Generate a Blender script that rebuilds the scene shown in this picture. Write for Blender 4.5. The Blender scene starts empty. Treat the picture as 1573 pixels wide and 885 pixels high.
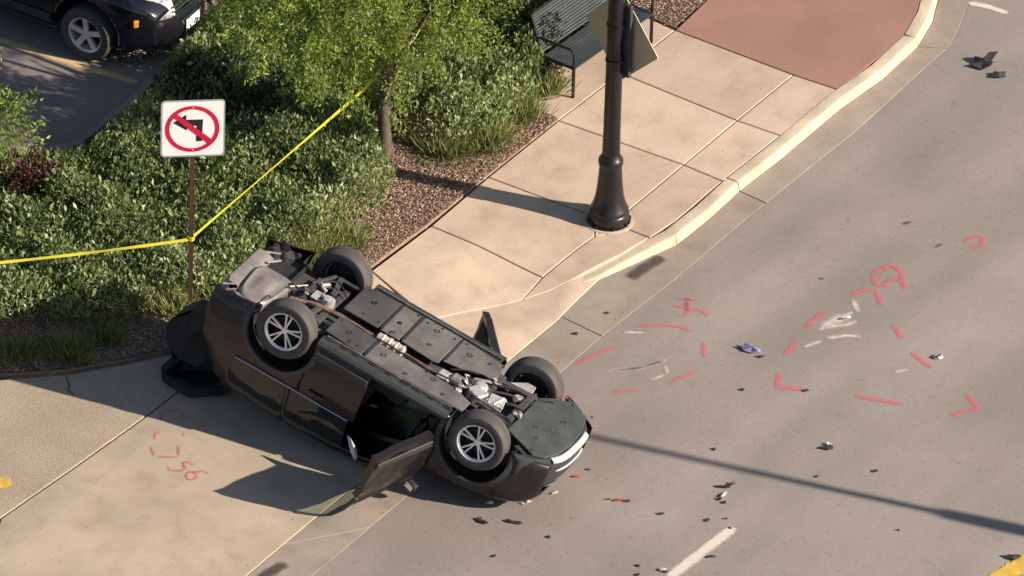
import bpy, bmesh, math, random
import numpy as np
from mathutils import Vector, Matrix, noise
R = math.radians
rnd = random.Random(7)
nr = np.random.RandomState(11)
SC = bpy.context.scene
COL = SC.collection

# ------------------------------------------------------------------ camera
ELEV, ROLL, DIST, PXM = R(34), R(1.8), 150.0, 127.0      # look-down angle, roll, distance, photo pixels per metre
Fv = Vector((0, math.cos(ELEV), -math.sin(ELEV)))
Uv = Vector((0, math.sin(ELEV), math.cos(ELEV)))
Rv = Vector((1, 0, 0))
Rc = Rv*math.cos(ROLL) + Uv*math.sin(ROLL)
Uc = Uv*math.cos(ROLL) - Rv*math.sin(ROLL)
CAM = -Fv*DIST
cd = bpy.data.cameras.new('camera')
cam = bpy.data.objects.new('camera', cd); COL.objects.link(cam)
cd.sensor_width = 36
cd.lens = 36*PXM*DIST/1573
cd.clip_end = 2000
cam.matrix_world = Matrix(((Rc.x, Uc.x, -Fv.x, CAM.x), (Rc.y, Uc.y, -Fv.y, CAM.y), (Rc.z, Uc.z, -Fv.z, CAM.z), (0, 0, 0, 1)))
SC.camera = cam

# ------------------------------------------------------------------ light
SUN_EL = R(27)
SUN_AZ = math.atan2(0.951, -0.310)                       # from +Y, clockwise
SUN = Vector((math.sin(SUN_AZ)*math.cos(SUN_EL), math.cos(SUN_AZ)*math.cos(SUN_EL), math.sin(SUN_EL)))
W = bpy.data.worlds.new('World'); SC.world = W; W.use_nodes = True
wn = W.node_tree.nodes; wn.clear()
sky = wn.new('ShaderNodeTexSky'); sky.sky_type = 'NISHITA'; sky.sun_disc = False
sky.sun_elevation = SUN_EL; sky.sun_rotation = SUN_AZ
bg = wn.new('ShaderNodeBackground'); bg.inputs[1].default_value = 0.060
wo = wn.new('ShaderNodeOutputWorld')
W.node_tree.links.new(sky.outputs[0], bg.inputs[0]); W.node_tree.links.new(bg.outputs[0], wo.inputs[0])
ld = bpy.data.lights.new('sun', 'SUN'); ld.energy = 5.0; ld.angle = R(0.55); ld.color = (1.0, 0.87, 0.72)
lo = bpy.data.objects.new('sun', ld); COL.objects.link(lo)
lo.rotation_euler = SUN.to_track_quat('Z', 'Y').to_euler(); lo.location = SUN*60
SC.view_settings.view_transform = 'Standard'; SC.view_settings.look = 'None'
SC.view_settings.exposure = 0.98; SC.view_settings.gamma = 1

# ------------------------------------------------------------------ helpers
def G(px, py, z=0.0):
    """ground point (at height z) that the photograph shows at px, py"""
    d = Fv*(PXM*DIST) + Rc*(px-786.5) - Uc*(py-442.5)
    t = (z-CAM.z)/d.z
    return CAM + d*t
PM = PXM

def tag(o, label=None, cat=None, group=None, kind=None):
    if label: o['label'] = label
    if cat: o['category'] = cat
    if group: o['group'] = group
    if kind: o['kind'] = kind
    return o
def empty(name, loc=(0, 0, 0), rz=0.0, parent=None):
    o = bpy.data.objects.new(name, None); COL.objects.link(o)
    o.location = loc; o.rotation_euler = (0, 0, rz); o.empty_display_size = .2
    if parent: o.parent = parent
    return o
def link(name, me, m, parent=None, smooth=None):
    o = bpy.data.objects.new(name, me); COL.objects.link(o)
    if m is not None and len(me.materials) == 0: me.materials.append(m)
    if parent: o.parent = parent
    if smooth is not None:
        me.polygons.foreach_set('use_smooth', [True]*len(me.polygons))
        try:
            me.set_sharp_from_angle(angle=R(smooth))
        except Exception: pass
    return o

class MB:
    def __init__(s): s.v = []; s.f = []
    def add(s, vs, fs):
        n = len(s.v); s.v += [tuple(p) for p in vs]; s.f += [tuple(i+n for i in f) for f in fs]; return s
    def box(s, c, d, M=None, taper=1.0):
        x, y, z = [k/2 for k in d]; c = Vector(c); vs = []
        for sz, k in ((-1, 1), (1, taper)):
            for sx, sy in ((-1, -1), (1, -1), (1, 1), (-1, 1)):
                p = Vector((sx*x*k, sy*y*k, sz*z))
                if M is not None: p = M @ p
                vs.append(c+p)
        return s.add(vs, [(0, 3, 2, 1), (4, 5, 6, 7), (0, 1, 5, 4), (1, 2, 6, 5), (2, 3, 7, 6), (3, 0, 4, 7)])
    def bar(s, a, b, w, h=None, up=(0, 0, 1)):
        a, b = Vector(a), Vector(b); h = h or w; d = (b-a).normalized(); u = Vector(up)
        if abs(d.dot(u)) > .98: u = Vector((1, 0, 0))
        x = d.cross(u).normalized(); y = x.cross(d)
        vs = [p+x*(i*w/2)+y*(j*h/2) for p in (a, b) for i, j in ((-1, -1), (1, -1), (1, 1), (-1, 1))]
        return s.add(vs, [(0, 3, 2, 1), (4, 5, 6, 7), (0, 1, 5, 4), (1, 2, 6, 5), (2, 3, 7, 6), (3, 0, 4, 7)])
    def tube(s, pts, rad, n=8, caps=True):
        pts = [Vector(p) for p in pts]; m = len(pts)
        rs = rad if isinstance(rad, (list, tuple)) else [rad]*m
        vs = []; u = None
        for i, p in enumerate(pts):
            d = (pts[min(i+1, m-1)]-pts[max(i-1, 0)]).normalized()
            if u is None:
                u = Vector((0, 0, 1)) if abs(d.z) < .9 else Vector((1, 0, 0))
            x = d.cross(u).normalized(); u = x.cross(d).normalized()
            for k in range(n):
                a = 2*math.pi*k/n; vs.append(p+(x*math.cos(a)+u*math.sin(a))*rs[i])
        fs = [(i*n+k, i*n+(k+1) % n, (i+1)*n+(k+1) % n, (i+1)*n+k) for i in range(m-1) for k in range(n)]
        if caps: fs += [tuple(range(n-1, -1, -1)), tuple((m-1)*n+k for k in range(n))]
        return s.add(vs, fs)
    def lathe(s, prof, n=24, M=None, closed=False):
        """prof: (radius, axial) pairs, turned about local z, then M"""
        vs = []; m = len(prof)
        for r, z in prof:
            for k in range(n):
                a = 2*math.pi*k/n; p = Vector((r*math.cos(a), r*math.sin(a), z)); vs.append(M @ p if M is not None else p)
        fs = [(i*n+k, i*n+(k+1) % n, ((i+1) % m)*n+(k+1) % n, ((i+1) % m)*n+k) for i in range(m if closed else m-1) for k in range(n)]
        if not closed:
            if prof[0][0] > 1e-4: fs.append(tuple(range(n-1, -1, -1)))
            if prof[-1][0] > 1e-4: fs.append(tuple((m-1)*n+k for k in range(n)))
        return s.add(vs, fs)
    def prism(s, poly, z0, z1, M=None):
        n = len(poly); vs = [Vector((x, y, z)) for z in (z0, z1) for x, y in poly]
        if M is not None: vs = [M @ v for v in vs]
        return s.add(vs, [tuple(range(n-1, -1, -1)), tuple(range(n, 2*n))]+[(i, (i+1) % n, n+(i+1) % n, n+i) for i in range(n)])
    def build(s, name, m, parent=None, smooth=None, bevel=0, fn=None):
        me = bpy.data.meshes.new(name)
        v = [tuple(fn(Vector(p))) for p in s.v] if fn else s.v
        me.from_pydata(v, [], s.f); me.validate(); me.update()
        bm = bmesh.new(); bm.from_mesh(me); bmesh.ops.recalc_face_normals(bm, faces=bm.faces)
        bm.to_mesh(me); bm.free()
        o = link(name, me, m, parent, smooth)
        if bevel:
            b = o.modifiers.new('bevel', 'BEVEL'); b.width = bevel; b.segments = 2; b.limit_method = 'ANGLE'; b.angle_limit = R(35)
        return o

# ------------------------------------------------------------------ materials
def mat(name, col, rough=.6, metal=0., var=.15, scale=6., fine=0., fscale=60., bump=0., bscale=40., coat=0., spec=.5, tint=None, slabvar=0.):
    m = bpy.data.materials.new(name); m.use_nodes = True
    nt = m.node_tree; n = nt.nodes; p = n['Principled BSDF']; L = nt.links.new
    p.inputs['Roughness'].default_value = rough; p.inputs['Metallic'].default_value = metal
    p.inputs['Specular IOR Level'].default_value = spec
    if coat: p.inputs['Coat Weight'].default_value = coat; p.inputs['Coat Roughness'].default_value = .06
    tc = n.new('ShaderNodeTexCoord')
    def nz(sc, det=4):
        t = n.new('ShaderNodeTexNoise'); t.inputs['Scale'].default_value = sc; t.inputs['Detail'].default_value = det
        L(tc.outputs['Object'], t.inputs['Vector']); return t.outputs['Fac']
    c = None
    c0 = tuple(col)+(1,)
    a = tuple(max(0, k*(1-var)) for k in col)+(1,)
    b = tuple(min(1, k*(1+var)) for k in (tint or col))+(1,)
    r = n.new('ShaderNodeValToRGB'); r.color_ramp.elements[0].position = .32; r.color_ramp.elements[1].position = .68
    r.color_ramp.elements[0].color = a; r.color_ramp.elements[1].color = b
    L(nz(scale), r.inputs[0]); c = r.outputs[0]
    if fine:
        r2 = n.new('ShaderNodeValToRGB'); r2.color_ramp.elements[0].position = .3; r2.color_ramp.elements[1].position = .7
        r2.color_ramp.elements[0].color = (1-fine,)*3+(1,); r2.color_ramp.elements[1].color = (1+fine*.5,)*3+(1,)
        L(nz(fscale, 3), r2.inputs[0])
        mx = n.new('ShaderNodeMix'); mx.data_type = 'RGBA'; mx.blend_type = 'MULTIPLY'; mx.inputs[0].default_value = 1
        L(c, mx.inputs[6]); L(r2.outputs[0], mx.inputs[7]); c = mx.outputs[2]
    if slabvar:                                            # every pour a little different, and blotched by weather
        oi = n.new('ShaderNodeObjectInfo'); mr = n.new('ShaderNodeMapRange'); mr.inputs[3].default_value = 1-slabvar; mr.inputs[4].default_value = 1+slabvar; L(oi.outputs['Random'], mr.inputs[0])
        r3 = n.new('ShaderNodeValToRGB'); r3.color_ramp.elements[0].position = .28; r3.color_ramp.elements[1].position = .50; r3.color_ramp.elements[0].color = (.86, .84, .82, 1); r3.color_ramp.elements[1].color = (1, 1, 1, 1)
        L(nz(3.3, 8), r3.inputs[0])
        for o in (mr.outputs[0], r3.outputs[0]):
            mx = n.new('ShaderNodeMix'); mx.data_type = 'RGBA'; mx.blend_type = 'MULTIPLY'; mx.inputs[0].default_value = 1; L(c, mx.inputs[6]); L(o, mx.inputs[7]); c = mx.outputs[2]
    L(c, p.inputs['Base Color'])
    if bump:
        bp = n.new('ShaderNodeBump'); bp.inputs['Strength'].default_value = bump; bp.inputs['Distance'].default_value = .01
        L(nz(bscale), bp.inputs['Height']); L(bp.outputs[0], p.inputs['Normal'])
    m['c'] = 1
    return m
def leafmat(name, dark, mid, light, rough=.45, trans=.25):
    m = bpy.data.materials.new(name); m.use_nodes = True
    nt = m.node_tree; n = nt.nodes; L = nt.links.new; p = n['Principled BSDF']; out = n['Material Output']
    at = n.new('ShaderNodeAttribute'); at.attribute_name = 'tint'
    r = n.new('ShaderNodeValToRGB'); e = r.color_ramp.elements
    e[0].color = dark+(1,); e[1].color = light+(1,); k = e.new(.5); k.color = mid+(1,)
    L(at.outputs['Fac'], r.inputs[0]); L(r.outputs[0], p.inputs['Base Color']); p.inputs['Roughness'].default_value = rough
    t = n.new('ShaderNodeBsdfTranslucent'); L(r.outputs[0], t.inputs[0])
    mx = n.new('ShaderNodeMixShader'); mx.inputs[0].default_value = trans
    L(p.outputs[0], mx.inputs[1]); L(t.outputs[0], mx.inputs[2]); L(mx.outputs[0], out.inputs[0])
    return m
def spraymat(name, col, gain=1.0, nscale=45):
    """worn spray paint: thin at the ribbon's edge and broken by the grain of the surface"""
    m = bpy.data.materials.new(name); m.use_nodes = True
    nt = m.node_tree; n = nt.nodes; L = nt.links.new; p = n['Principled BSDF']; out = n['Material Output']
    p.inputs['Base Color'].default_value = col+(1,); p.inputs['Roughness'].default_value = .8
    at = n.new('ShaderNodeAttribute'); at.attribute_name = 'tint'
    tc = n.new('ShaderNodeTexCoord'); t = n.new('ShaderNodeTexNoise'); t.inputs['Scale'].default_value = nscale; t.inputs['Detail'].default_value = 5
    L(tc.outputs['Object'], t.inputs['Vector'])
    a = n.new('ShaderNodeMath'); a.operation = 'MULTIPLY_ADD'; a.inputs[1].default_value = 1.6*gain; a.inputs[2].default_value = 0
    b = n.new('ShaderNodeMath'); b.operation = 'MULTIPLY'; b.use_clamp = True
    L(t.outputs['Fac'], a.inputs[0]); L(a.outputs[0], b.inputs[0]); L(at.outputs['Fac'], b.inputs[1])
    tr = n.new('ShaderNodeBsdfTransparent'); mx = n.new('ShaderNodeMixShader')
    L(b.outputs[0], mx.inputs[0]); L(tr.outputs[0], mx.inputs[1]); L(p.outputs[0], mx.inputs[2]); L(mx.outputs[0], out.inputs[0])
    return m
def glassmat(name, col, mixf=.5, rough=.05):
    m = bpy.data.materials.new(name); m.use_nodes = True
    nt = m.node_tree; n = nt.nodes; L = nt.links.new; p = n['Principled BSDF']; out = n['Material Output']
    p.inputs['Base Color'].default_value = (.02, .025, .025, 1); p.inputs['Roughness'].default_value = rough
    tr = n.new('ShaderNodeBsdfTransparent'); tr.inputs[0].default_value = col+(1,)
    mx = n.new('ShaderNodeMixShader'); mx.inputs[0].default_value = mixf
    L(tr.outputs[0], mx.inputs[1]); L(p.outputs[0], mx.inputs[2]); L(mx.outputs[0], out.inputs[0])
    return m
def road_wear(m):
    """long faint bands and blotches along the lanes, worn by wheels"""
    nt = m.node_tree; n = nt.nodes; L = nt.links.new; p = n['Principled BSDF']; src = p.inputs['Base Color'].links[0].from_socket
    tc = n.new('ShaderNodeTexCoord'); mp = n.new('ShaderNodeMapping'); mp.inputs['Rotation'].default_value = (0, 0, R(-54)); L(tc.outputs['Object'], mp.inputs[0])
    mp2 = n.new('ShaderNodeMapping'); mp2.inputs['Scale'].default_value = (.10, .75, 1); L(mp.outputs[0], mp2.inputs[0])
    t = n.new('ShaderNodeTexNoise'); t.inputs['Scale'].default_value = 1.1; t.inputs['Detail'].default_value = 3; L(mp2.outputs[0], t.inputs['Vector'])
    r = n.new('ShaderNodeValToRGB'); r.color_ramp.elements[0].position = .35; r.color_ramp.elements[1].position = .66; r.color_ramp.elements[0].color = (.84, .83, .82, 1); r.color_ramp.elements[1].color = (1.06, 1.05, 1.05, 1)
    L(t.outputs['Fac'], r.inputs[0])
    t2 = n.new('ShaderNodeTexNoise'); t2.inputs['Scale'].default_value = 9; t2.inputs['Detail'].default_value = 6; L(tc.outputs['Object'], t2.inputs['Vector'])
    r2 = n.new('ShaderNodeValToRGB'); r2.color_ramp.elements[0].position = .30; r2.color_ramp.elements[1].position = .42; r2.color_ramp.elements[0].color = (.86, .85, .84, 1); r2.color_ramp.elements[1].color = (1, 1, 1, 1)
    L(t2.outputs['Fac'], r2.inputs[0])
    c = src
    for o in (r, r2):
        mx = n.new('ShaderNodeMix'); mx.data_type = 'RGBA'; mx.blend_type = 'MULTIPLY'; mx.inputs[0].default_value = 1; L(c, mx.inputs[6]); L(o.outputs[0], mx.inputs[7]); c = mx.outputs[2]
    L(c, p.inputs['Base Color'])
M = {}
M['asphalt'] = mat('road_surface', (.264, .231, .212), .85, var=.10, scale=.55, fine=.30, fscale=62, bump=.25, bscale=90)
road_wear(M['asphalt'])
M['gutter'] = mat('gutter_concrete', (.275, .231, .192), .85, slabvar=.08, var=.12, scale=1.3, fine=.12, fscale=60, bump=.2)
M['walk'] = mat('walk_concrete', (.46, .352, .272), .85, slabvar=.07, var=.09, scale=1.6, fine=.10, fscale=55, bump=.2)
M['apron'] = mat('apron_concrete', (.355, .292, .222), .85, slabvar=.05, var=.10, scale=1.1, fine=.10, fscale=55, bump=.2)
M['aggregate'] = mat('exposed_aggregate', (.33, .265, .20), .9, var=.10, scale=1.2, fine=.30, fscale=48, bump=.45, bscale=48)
M['red'] = mat('red_concrete', (.27, .150, .118), .85, var=.10, scale=1.2, fine=.12, fscale=60, bump=.2)
M['kerb'] = mat('kerb_concrete', (.43, .36, .27), .85, var=.18, scale=2.2, fine=.14, fscale=45, bump=.3)
M['joint'] = mat('joint_dirt', (.22, .155, .105), .95, var=.2, scale=8)
M['mulch'] = mat('mulch_soil', (.13, .085, .06), .95, var=.35, scale=7, fine=.45, fscale=60, bump=1., bscale=50)
M['lot'] = mat('lot_asphalt', (.21, .18, .17), .9, var=.12, scale=.9, fine=.18, fscale=70, bump=.2)
M['soil'] = mat('ground_soil', (.09, .075, .05), .95, var=.3, scale=1)
M['black'] = mat('black_plastic', (.018, .018, .02), .45, var=.2, scale=5)
M['trim'] = mat('dark_trim', (.028, .030, .030), .5, var=.25, scale=4, bump=.1)
M['tray'] = mat('splash_shield', (.045, .050, .048), .5, var=.25, scale=4, fine=.1, fscale=20)
M['under'] = mat('underbody_panel', (.088, .081, .078), .6, var=.30, scale=4, fine=.2, fscale=25, bump=.1, bscale=12)
M['under_d'] = mat('underbody_panel_dark', (.040, .039, .040), .6, var=.3, scale=3, fine=.12, fscale=25)
M['tyre'] = mat('tyre_rubber', (.050, .046, .045), .75, var=.2, scale=9, bump=.1)
M['alloy'] = mat('machined_alloy', (.80, .79, .77), .3, .35, var=.08, scale=9)
M['alloy_d'] = mat('grey_alloy', (.55, .55, .55), .4, .5, var=.08, scale=9)
M['pocket'] = mat('dark_alloy', (.03, .03, .03), .5, .3)
M['paint'] = mat('dark_brown_paint', (.014, .0115, .012), .34, .25, var=.10, scale=3, coat=.25)
M['bumper'] = mat('grey_bumper', (.20, .18, .175), .45, .3, var=.18, scale=5, fine=.15, fscale=30)  # mottled grey for bumper and silencer, much lighter than the body paint
M['suvpaint'] = mat('black_paint', (.012, .012, .018), .2, .3, var=.05, coat=.8)
M['steel'] = mat('bare_steel', (.42, .39, .36), .42, .8, var=.35, scale=14, bump=.4, bscale=30)
M['alum'] = mat('cast_aluminium', (.62, .60, .57), .42, .7, var=.25, scale=16, bump=.5, bscale=35)
M['shield'] = mat('dull_shield', (.42, .37, .32), .55, .4, var=.4, scale=18, bump=.3)
M['rust'] = mat('rusty_pipe', (.13, .075, .055), .6, .3, var=.35, scale=12)
M['chrome'] = mat('bright_chrome', (.85, .85, .85), .15, 1., var=.03)
M['skid'] = mat('silver_skid', (.72, .71, .70), .38, .35, var=.05)
M['lamp'] = mat('lamp_lens', (.65, .65, .66), .12, .2, var=.25, scale=18, coat=.8)
M['fabric'] = mat('seat_fabric', (.02, .021, .028), .85, var=.2)
M['airbag'] = mat('airbag_cloth', (.45, .45, .55), .8, var=.1)
M['inner'] = mat('trim_and_shade_black', (.007, .007, .010), .7, var=.2)  # near-black trim; also puts the car's shadow into the tailgate panel's colour
M['glass'] = glassmat('tinted_glass', (.55, .62, .50), .25)
M['dglass'] = glassmat('dark_glass', (.1, .11, .11), .8)
M['iron'] = mat('painted_iron', (.008, .007, .008), .36, .1, var=.2, scale=8, bump=.1, coat=.2)
M['postm'] = mat('brown_steel_post', (.075, .038, .030), .5, .3, var=.25, scale=10)
M['white'] = mat('sign_white', (.68, .66, .67), .4, var=.02)
M['redp'] = mat('sign_red', (.44, .008, .035), .4, var=.04)
M['blackp'] = mat('sign_black', (.012, .012, .02), .4, var=.04)
M['edge'] = mat('sign_edge', (.45, .46, .48), .4, .5, var=.1)
M['aluback'] = mat('sign_back', (.46, .39, .30), .5, .3, var=.06, scale=3)
M['bench'] = mat('bench_steel', (.045, .055, .062), .4, .2, var=.15, scale=8, coat=.2)
M['tape'] = leafmat('yellow_tape', (.70, .64, .05), (.70, .64, .05), (.70, .64, .05), .4, .45)
M['bark'] = mat('bark', (.085, .062, .05), .9, var=.3, scale=9, bump=.8, bscale=25)
M['line_y'] = mat('yellow_marking', (.55, .36, .06), .8, var=.15, scale=8, fine=.2)
M['line_w'] = spraymat('white_marking', (.56, .49, .43), 2.2)
M['stall'] = spraymat('faded_stall_paint', (.52, .38, .20), 1.5)
M['spray'] = spraymat('pink_spray', (.58, .15, .165), .86, 60)
M['scrape'] = spraymat('pale_scrape', (.64, .58, .51), .85, 11)
M['stain'] = spraymat('dark_stain', (.065, .05, .04), 1.3, 10)
M['leaf'] = leafmat('shrub_leaf', (.060, .090, .025), (.195, .255, .092), (.45, .50, .26), .42, .42)
M['yew'] = leafmat('dark_needle', (.018, .030, .013), (.048, .066, .028), (.12, .15, .06))
M['grass'] = leafmat('grass_blade', (.06, .09, .02), (.17, .20, .055), (.32, .32, .13), .6)
M['locust'] = leafmat('locust_leaf', (.07, .12, .018), (.21, .29, .045), (.38, .46, .11), .5, .5)
M['redleaf'] = leafmat('red_leaf', (.035, .012, .014), (.085, .025, .025), (.15, .06, .05))
M['chip'] = leafmat('wood_chip', (.12, .08, .062), (.32, .215, .162), (.54, .395, .30), .9, 0)
M['pebble'] = leafmat('pebble', (.16, .12, .10), (.33, .26, .22), (.55, .46, .40), .8, 0)
M['blue'] = mat('blue_plastic', (.20, .20, .36), .35, var=.4, scale=25)
M['shred'] = mat('rubber_shred', (.03, .028, .032), .6, var=.3, scale=12)
M['frag'] = mat('fragment_plastic', (.035, .03, .027), .5, var=.3, scale=20)
M['fragr'] = mat('red_lens_piece', (.40, .06, .04), .3, var=.3, scale=20)
M['fragw'] = mat('pale_fragment', (.40, .38, .36), .4, var=.3, scale=30)

# ------------------------------------------------------------------ ground sheets and paving
ZW = .12                                        # height of the walk above the road
ga, gb = G(390, 885, 0), G(856, 493, 0)         # gutter / apron line
gd = (gb-ga).normalized(); gnrm = Vector((-gd.y, gd.x, 0))       # towards the walk
def apron_z(p):
    d = (Vector((p.x, p.y, 0))-ga).dot(gnrm)
    return .012+max(0, min(1, d/2.3))*(ZW-.012)
def GA(px, py):
    z = .06
    for _ in range(6): z = apron_z(G(px, py, z))
    return G(px, py, z)
def sheet(name, pts, m, z_off=0):
    me = bpy.data.meshes.new(name); me.from_pydata([tuple(p) for p in pts], [], [tuple(range(len(pts)))]); me.update()
    o = link(name, me, m)
    if me.polygons[0].normal.z < 0: me.flip_normals()
    return tag(o, kind='structure')
def inset_poly(pts, d):
    n = len(pts); out = []
    area = sum(pts[i].x*pts[(i+1) % n].y-pts[(i+1) % n].x*pts[i].y for i in range(n))
    sgn = 1 if area > 0 else -1
    for i in range(n):
        a, b, c = pts[i-1], pts[i], pts[(i+1) % n]
        e1 = Vector((b.x-a.x, b.y-a.y)).normalized(); e2 = Vector((c.x-b.x, c.y-b.y)).normalized()
        n1 = Vector((-e1.y, e1.x))*sgn; n2 = Vector((-e2.y, e2.x))*sgn
        k = (n1+n2); L = max(.35, 1+n1.dot(n2)); off = k*(d/L)
        out.append(Vector((b.x+off.x, b.y+off.y, b.z)))
    return out
def slab(name, pts, m, parent, gap=.009, th=.05, rad=.008):
    """one paving slab: a top face with a rounded arris and sides that go down into the joint"""
    p1 = inset_poly(pts, gap); p2 = inset_poly(pts, gap+rad); n = len(pts)
    vs = [Vector((p.x, p.y, p.z-th)) for p in p1]+[Vector((p.x, p.y, p.z-rad*.8)) for p in p1]+p2
    fs = [tuple(2*n+i for i in range(n))]
    for k in (0, n): fs += [(k+i, k+(i+1) % n, k+n+(i+1) % n, k+n+i) for i in range(n)]
    b = MB(); b.add(vs, fs); return b.build(name, m, parent)

sheet('ground', [Vector((-120, -120, -.12)), Vector((120, -120, -.12)), Vector((120, 120, -.12)), Vector((-120, 120, -.12))], M['soil'])
def W2(lst, z=0.): return [G(x, y, z) for x, y in lst]
E1 = [(-60, 1320), (482, 884), (627, 762), (740, 672), (856, 578), (927, 516), (1040, 428), (1148, 336), (1168, 320), (1214, 283), (1266, 241), (1312, 205),
      (1376, 147), (1429, 98), (1459, 72), (1474, 45), (1489, 4), (1500, -60), (1505, -140), (1500, -330)]
E2 = [(844, 462), (925, 428), (963, 411), (1040, 376), (1088, 338), (1136, 294), (1199, 245), (1293, 166), (1357, 121), (1410, 72), (1432, 34), (1440, 2), (1446, -60), (1448, -140), (1440, -330)]
AG = [(-150, 1340), (380, 884), (492, 790), (775, 560), (856, 493)]
road = W2(E1)+[G(1500, -900), G(3400, -900), G(3400, 1600), G(-60, 1600)]
sheet('road', road, M['asphalt'])

# gutter pan: one piece per pour
gut = empty('gutter'); tag(gut, kind='structure')
jb = MB()
gl = AG+E2[0:1]+E2[1:]
gpl = [Vector((p.x, p.y, .004)) for p in W2(gl)]; epl = [Vector((p.x, p.y, .004)) for p in W2(E1)]
sheet('gutter_bed', [Vector((p.x, p.y, -.02)) for p in W2(gl)]+[Vector((p.x, p.y, -.02)) for p in reversed(W2(E1))], M['joint'])
def cutline(pl, t):
    """part of a polyline up to index t (float)"""
    i = int(t); f = t-i
    return pl[i].lerp(pl[i+1], f) if i+1 < len(pl) else pl[i]
def piece(a0, a1, b0, b1):
    A = [cutline(gpl, a0)]+[gpl[i] for i in range(int(a0)+1, int(math.ceil(a1)))]+[cutline(gpl, a1)]
    B = [cutline(epl, b0)]+[epl[i] for i in range(int(b0)+1, int(math.ceil(b1)))]+[cutline(epl, b1)]
    slab('gutter_slab', A+B[::-1], M['gutter'], gut, gap=.007, th=.025, rad=.005)
piece(0, 1.5, 0, 1.6); piece(1.5, 4.35, 1.6, 4.98); piece(4.35, 10.0, 4.98, 8.2); piece(10.0, 14.0, 8.2, 13.9); piece(14.0, len(gpl)-1.0, 13.9, len(epl)-1.0)

# kerb: rounded section that drops away towards the driveway
kerb_root = empty('kerb'); tag(kerb_root, kind='structure')
kp = W2(E2); taper = [.04, .42, .66, 1.0]+[1]*20
def kerb_piece(pts, tp):
    b = MB(); vs = []; n = len(pts)
    for i, p in enumerate(pts):
        d = (pts[min(i+1, n-1)]-pts[max(i-1, 0)]).normalized(); nb = Vector((-d.y, d.x, 0)); h = (ZW+.006)*tp[i]
        for o_, z in ((0, -.03), (0, .004), (.022, h*.80), (.034, h*.95), (.055, h), (.185, h), (.185, h-.08)):
            vs.append(Vector((p.x, p.y, 0))+nb*o_+Vector((0, 0, z)))
    k = 7; fs = [(i*k+j, i*k+j+1, (i+1)*k+j+1, (i+1)*k+j) for i in range(n-1) for j in range(k-1)]
    fs += [tuple(range(k)), tuple((n-1)*k+j for j in range(k))]
    b.add(vs, fs); b.build('kerb_stone', M['kerb'], kerb_root, smooth=50)
def dens(pts, tp, n=4):
    o, t = [], []
    for i in range(len(pts)-1):
        for j in range(n):
            f = j/n; o.append(pts[i].lerp(pts[i+1], f)); t.append(tp[i]+(tp[i+1]-tp[i])*f)
    return o+[pts[-1]], t+[tp[len(pts)-1]]
kd, kt = dens(kp, taper)
def shr(a, b):
    pp = kd[a:b+1]; q = [p.copy() for p in pp]
    q[0] = q[0].lerp(q[1], .03); q[-1] = q[-1].lerp(q[-2], .03); kerb_piece(q, kt[a:b+1])
shr(0, 12); shr(12, 20); shr(20, 36); shr(36, len(kd)-1)

# sidewalk: slabs between the joints
walk = sheet('sidewalk', [G(570, 420, -.03), G(660, 492, -.03), G(803, 462, -.03), G(852, 450, -.03), G(925, 424, -.03), G(1045, 345, -.03), G(1055, 335, ZW-.035), G(1205, 215, ZW-.035), G(1300, 140, ZW-.035), G(1366, 85, ZW-.035),
              G(1420, 20, ZW-.035), G(1430, -200, ZW-.035), G(980, -200, ZW-.035), G(1030, 40, ZW-.035), G(812, 155, ZW-.035), G(858, 185, ZW-.035), G(750, 272, ZW-.035), G(662, 347, .02)], M['joint'])
def S(lst, z=ZW): return [G(p[0], p[1], p[2] if len(p) > 2 else z) for p in lst]
QZ = G(812, 466, .02)
def zw(p):
    """walk height: drops to the road round the corner where the kerb ends"""
    d = math.hypot(p.x-QZ.x, p.y-QZ.y); t = max(0, min(1, (d-.10)/1.35)); return .012+(ZW-.012)*t*t*(3-2*t)
def GW(px, py):
    z = ZW
    for _ in range(12): z = .5*z+.5*zw(G(px, py, z))
    return G(px, py, z)
def S(lst, z=ZW): return [GW(*p) for p in lst]
sl = [
    [(570, 416), (662, 347), (833, 426), (803, 460), (721, 478), (660, 492)],
    [(662, 347), (750, 272), (914, 333), (914, 363), (833, 426)],
    [(750, 272), (858, 185), (1050, 253), (967, 322), (914, 363), (914, 333)],
    [(858, 185), (953, 112), (1132, 185), (1050, 253)],
    [(953, 112), (1037, 46), (1219, 115), (1132, 185)],
    [(833, 426), (914, 363), (967, 353), (998, 365), (950, 393), (906, 415), (852, 444), (803, 460)],
    [(914, 363), (967, 322), (1050, 253), (1110, 278), (1040, 338), (998, 365), (967, 353)],
    [(1050, 253), (1132, 185), (1199, 208), (1110, 278)],
    [(1132, 185), (1219, 115), (1288, 138), (1199, 208)],
    [(858, 185), (812, 165), (850, 110), (930, 50), (985, 22), (1037, 46), (953, 112)],
]
def drape(o, zf):
    """subdivide a slab's top and lay it on the ground shape zf"""
    bm = bmesh.new(); bm.from_mesh(o.data); bmesh.ops.triangulate(bm, faces=bm.faces)
    for _ in range(4):
        bmesh.ops.subdivide_edges(bm, edges=[e for e in bm.edges if e.calc_length() > .16], cuts=1, use_grid_fill=False); bmesh.ops.triangulate(bm, faces=bm.faces)
    bm.to_mesh(o.data); bm.free()
    me = o.data
    for v in me.vertices: v.co.z = zf(v.co)+v.co.z
    me.polygons.foreach_set('use_smooth', [True]*len(me.polygons)); me.set_sharp_from_angle(angle=R(25)); me.update()
def slab_on(pts, m, parent, zf, name='paving_slab', gap=.009):
    drape(slab(name, [Vector((p.x, p.y, 0)) for p in pts], m, parent, gap=gap), zf)
for i, p in enumerate(sl):
    if i in (0, 1, 5, 6): slab_on(S(p), M['walk'], walk, zw)
    else: slab('paving_slab', S(p), M['walk'], walk)
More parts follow.
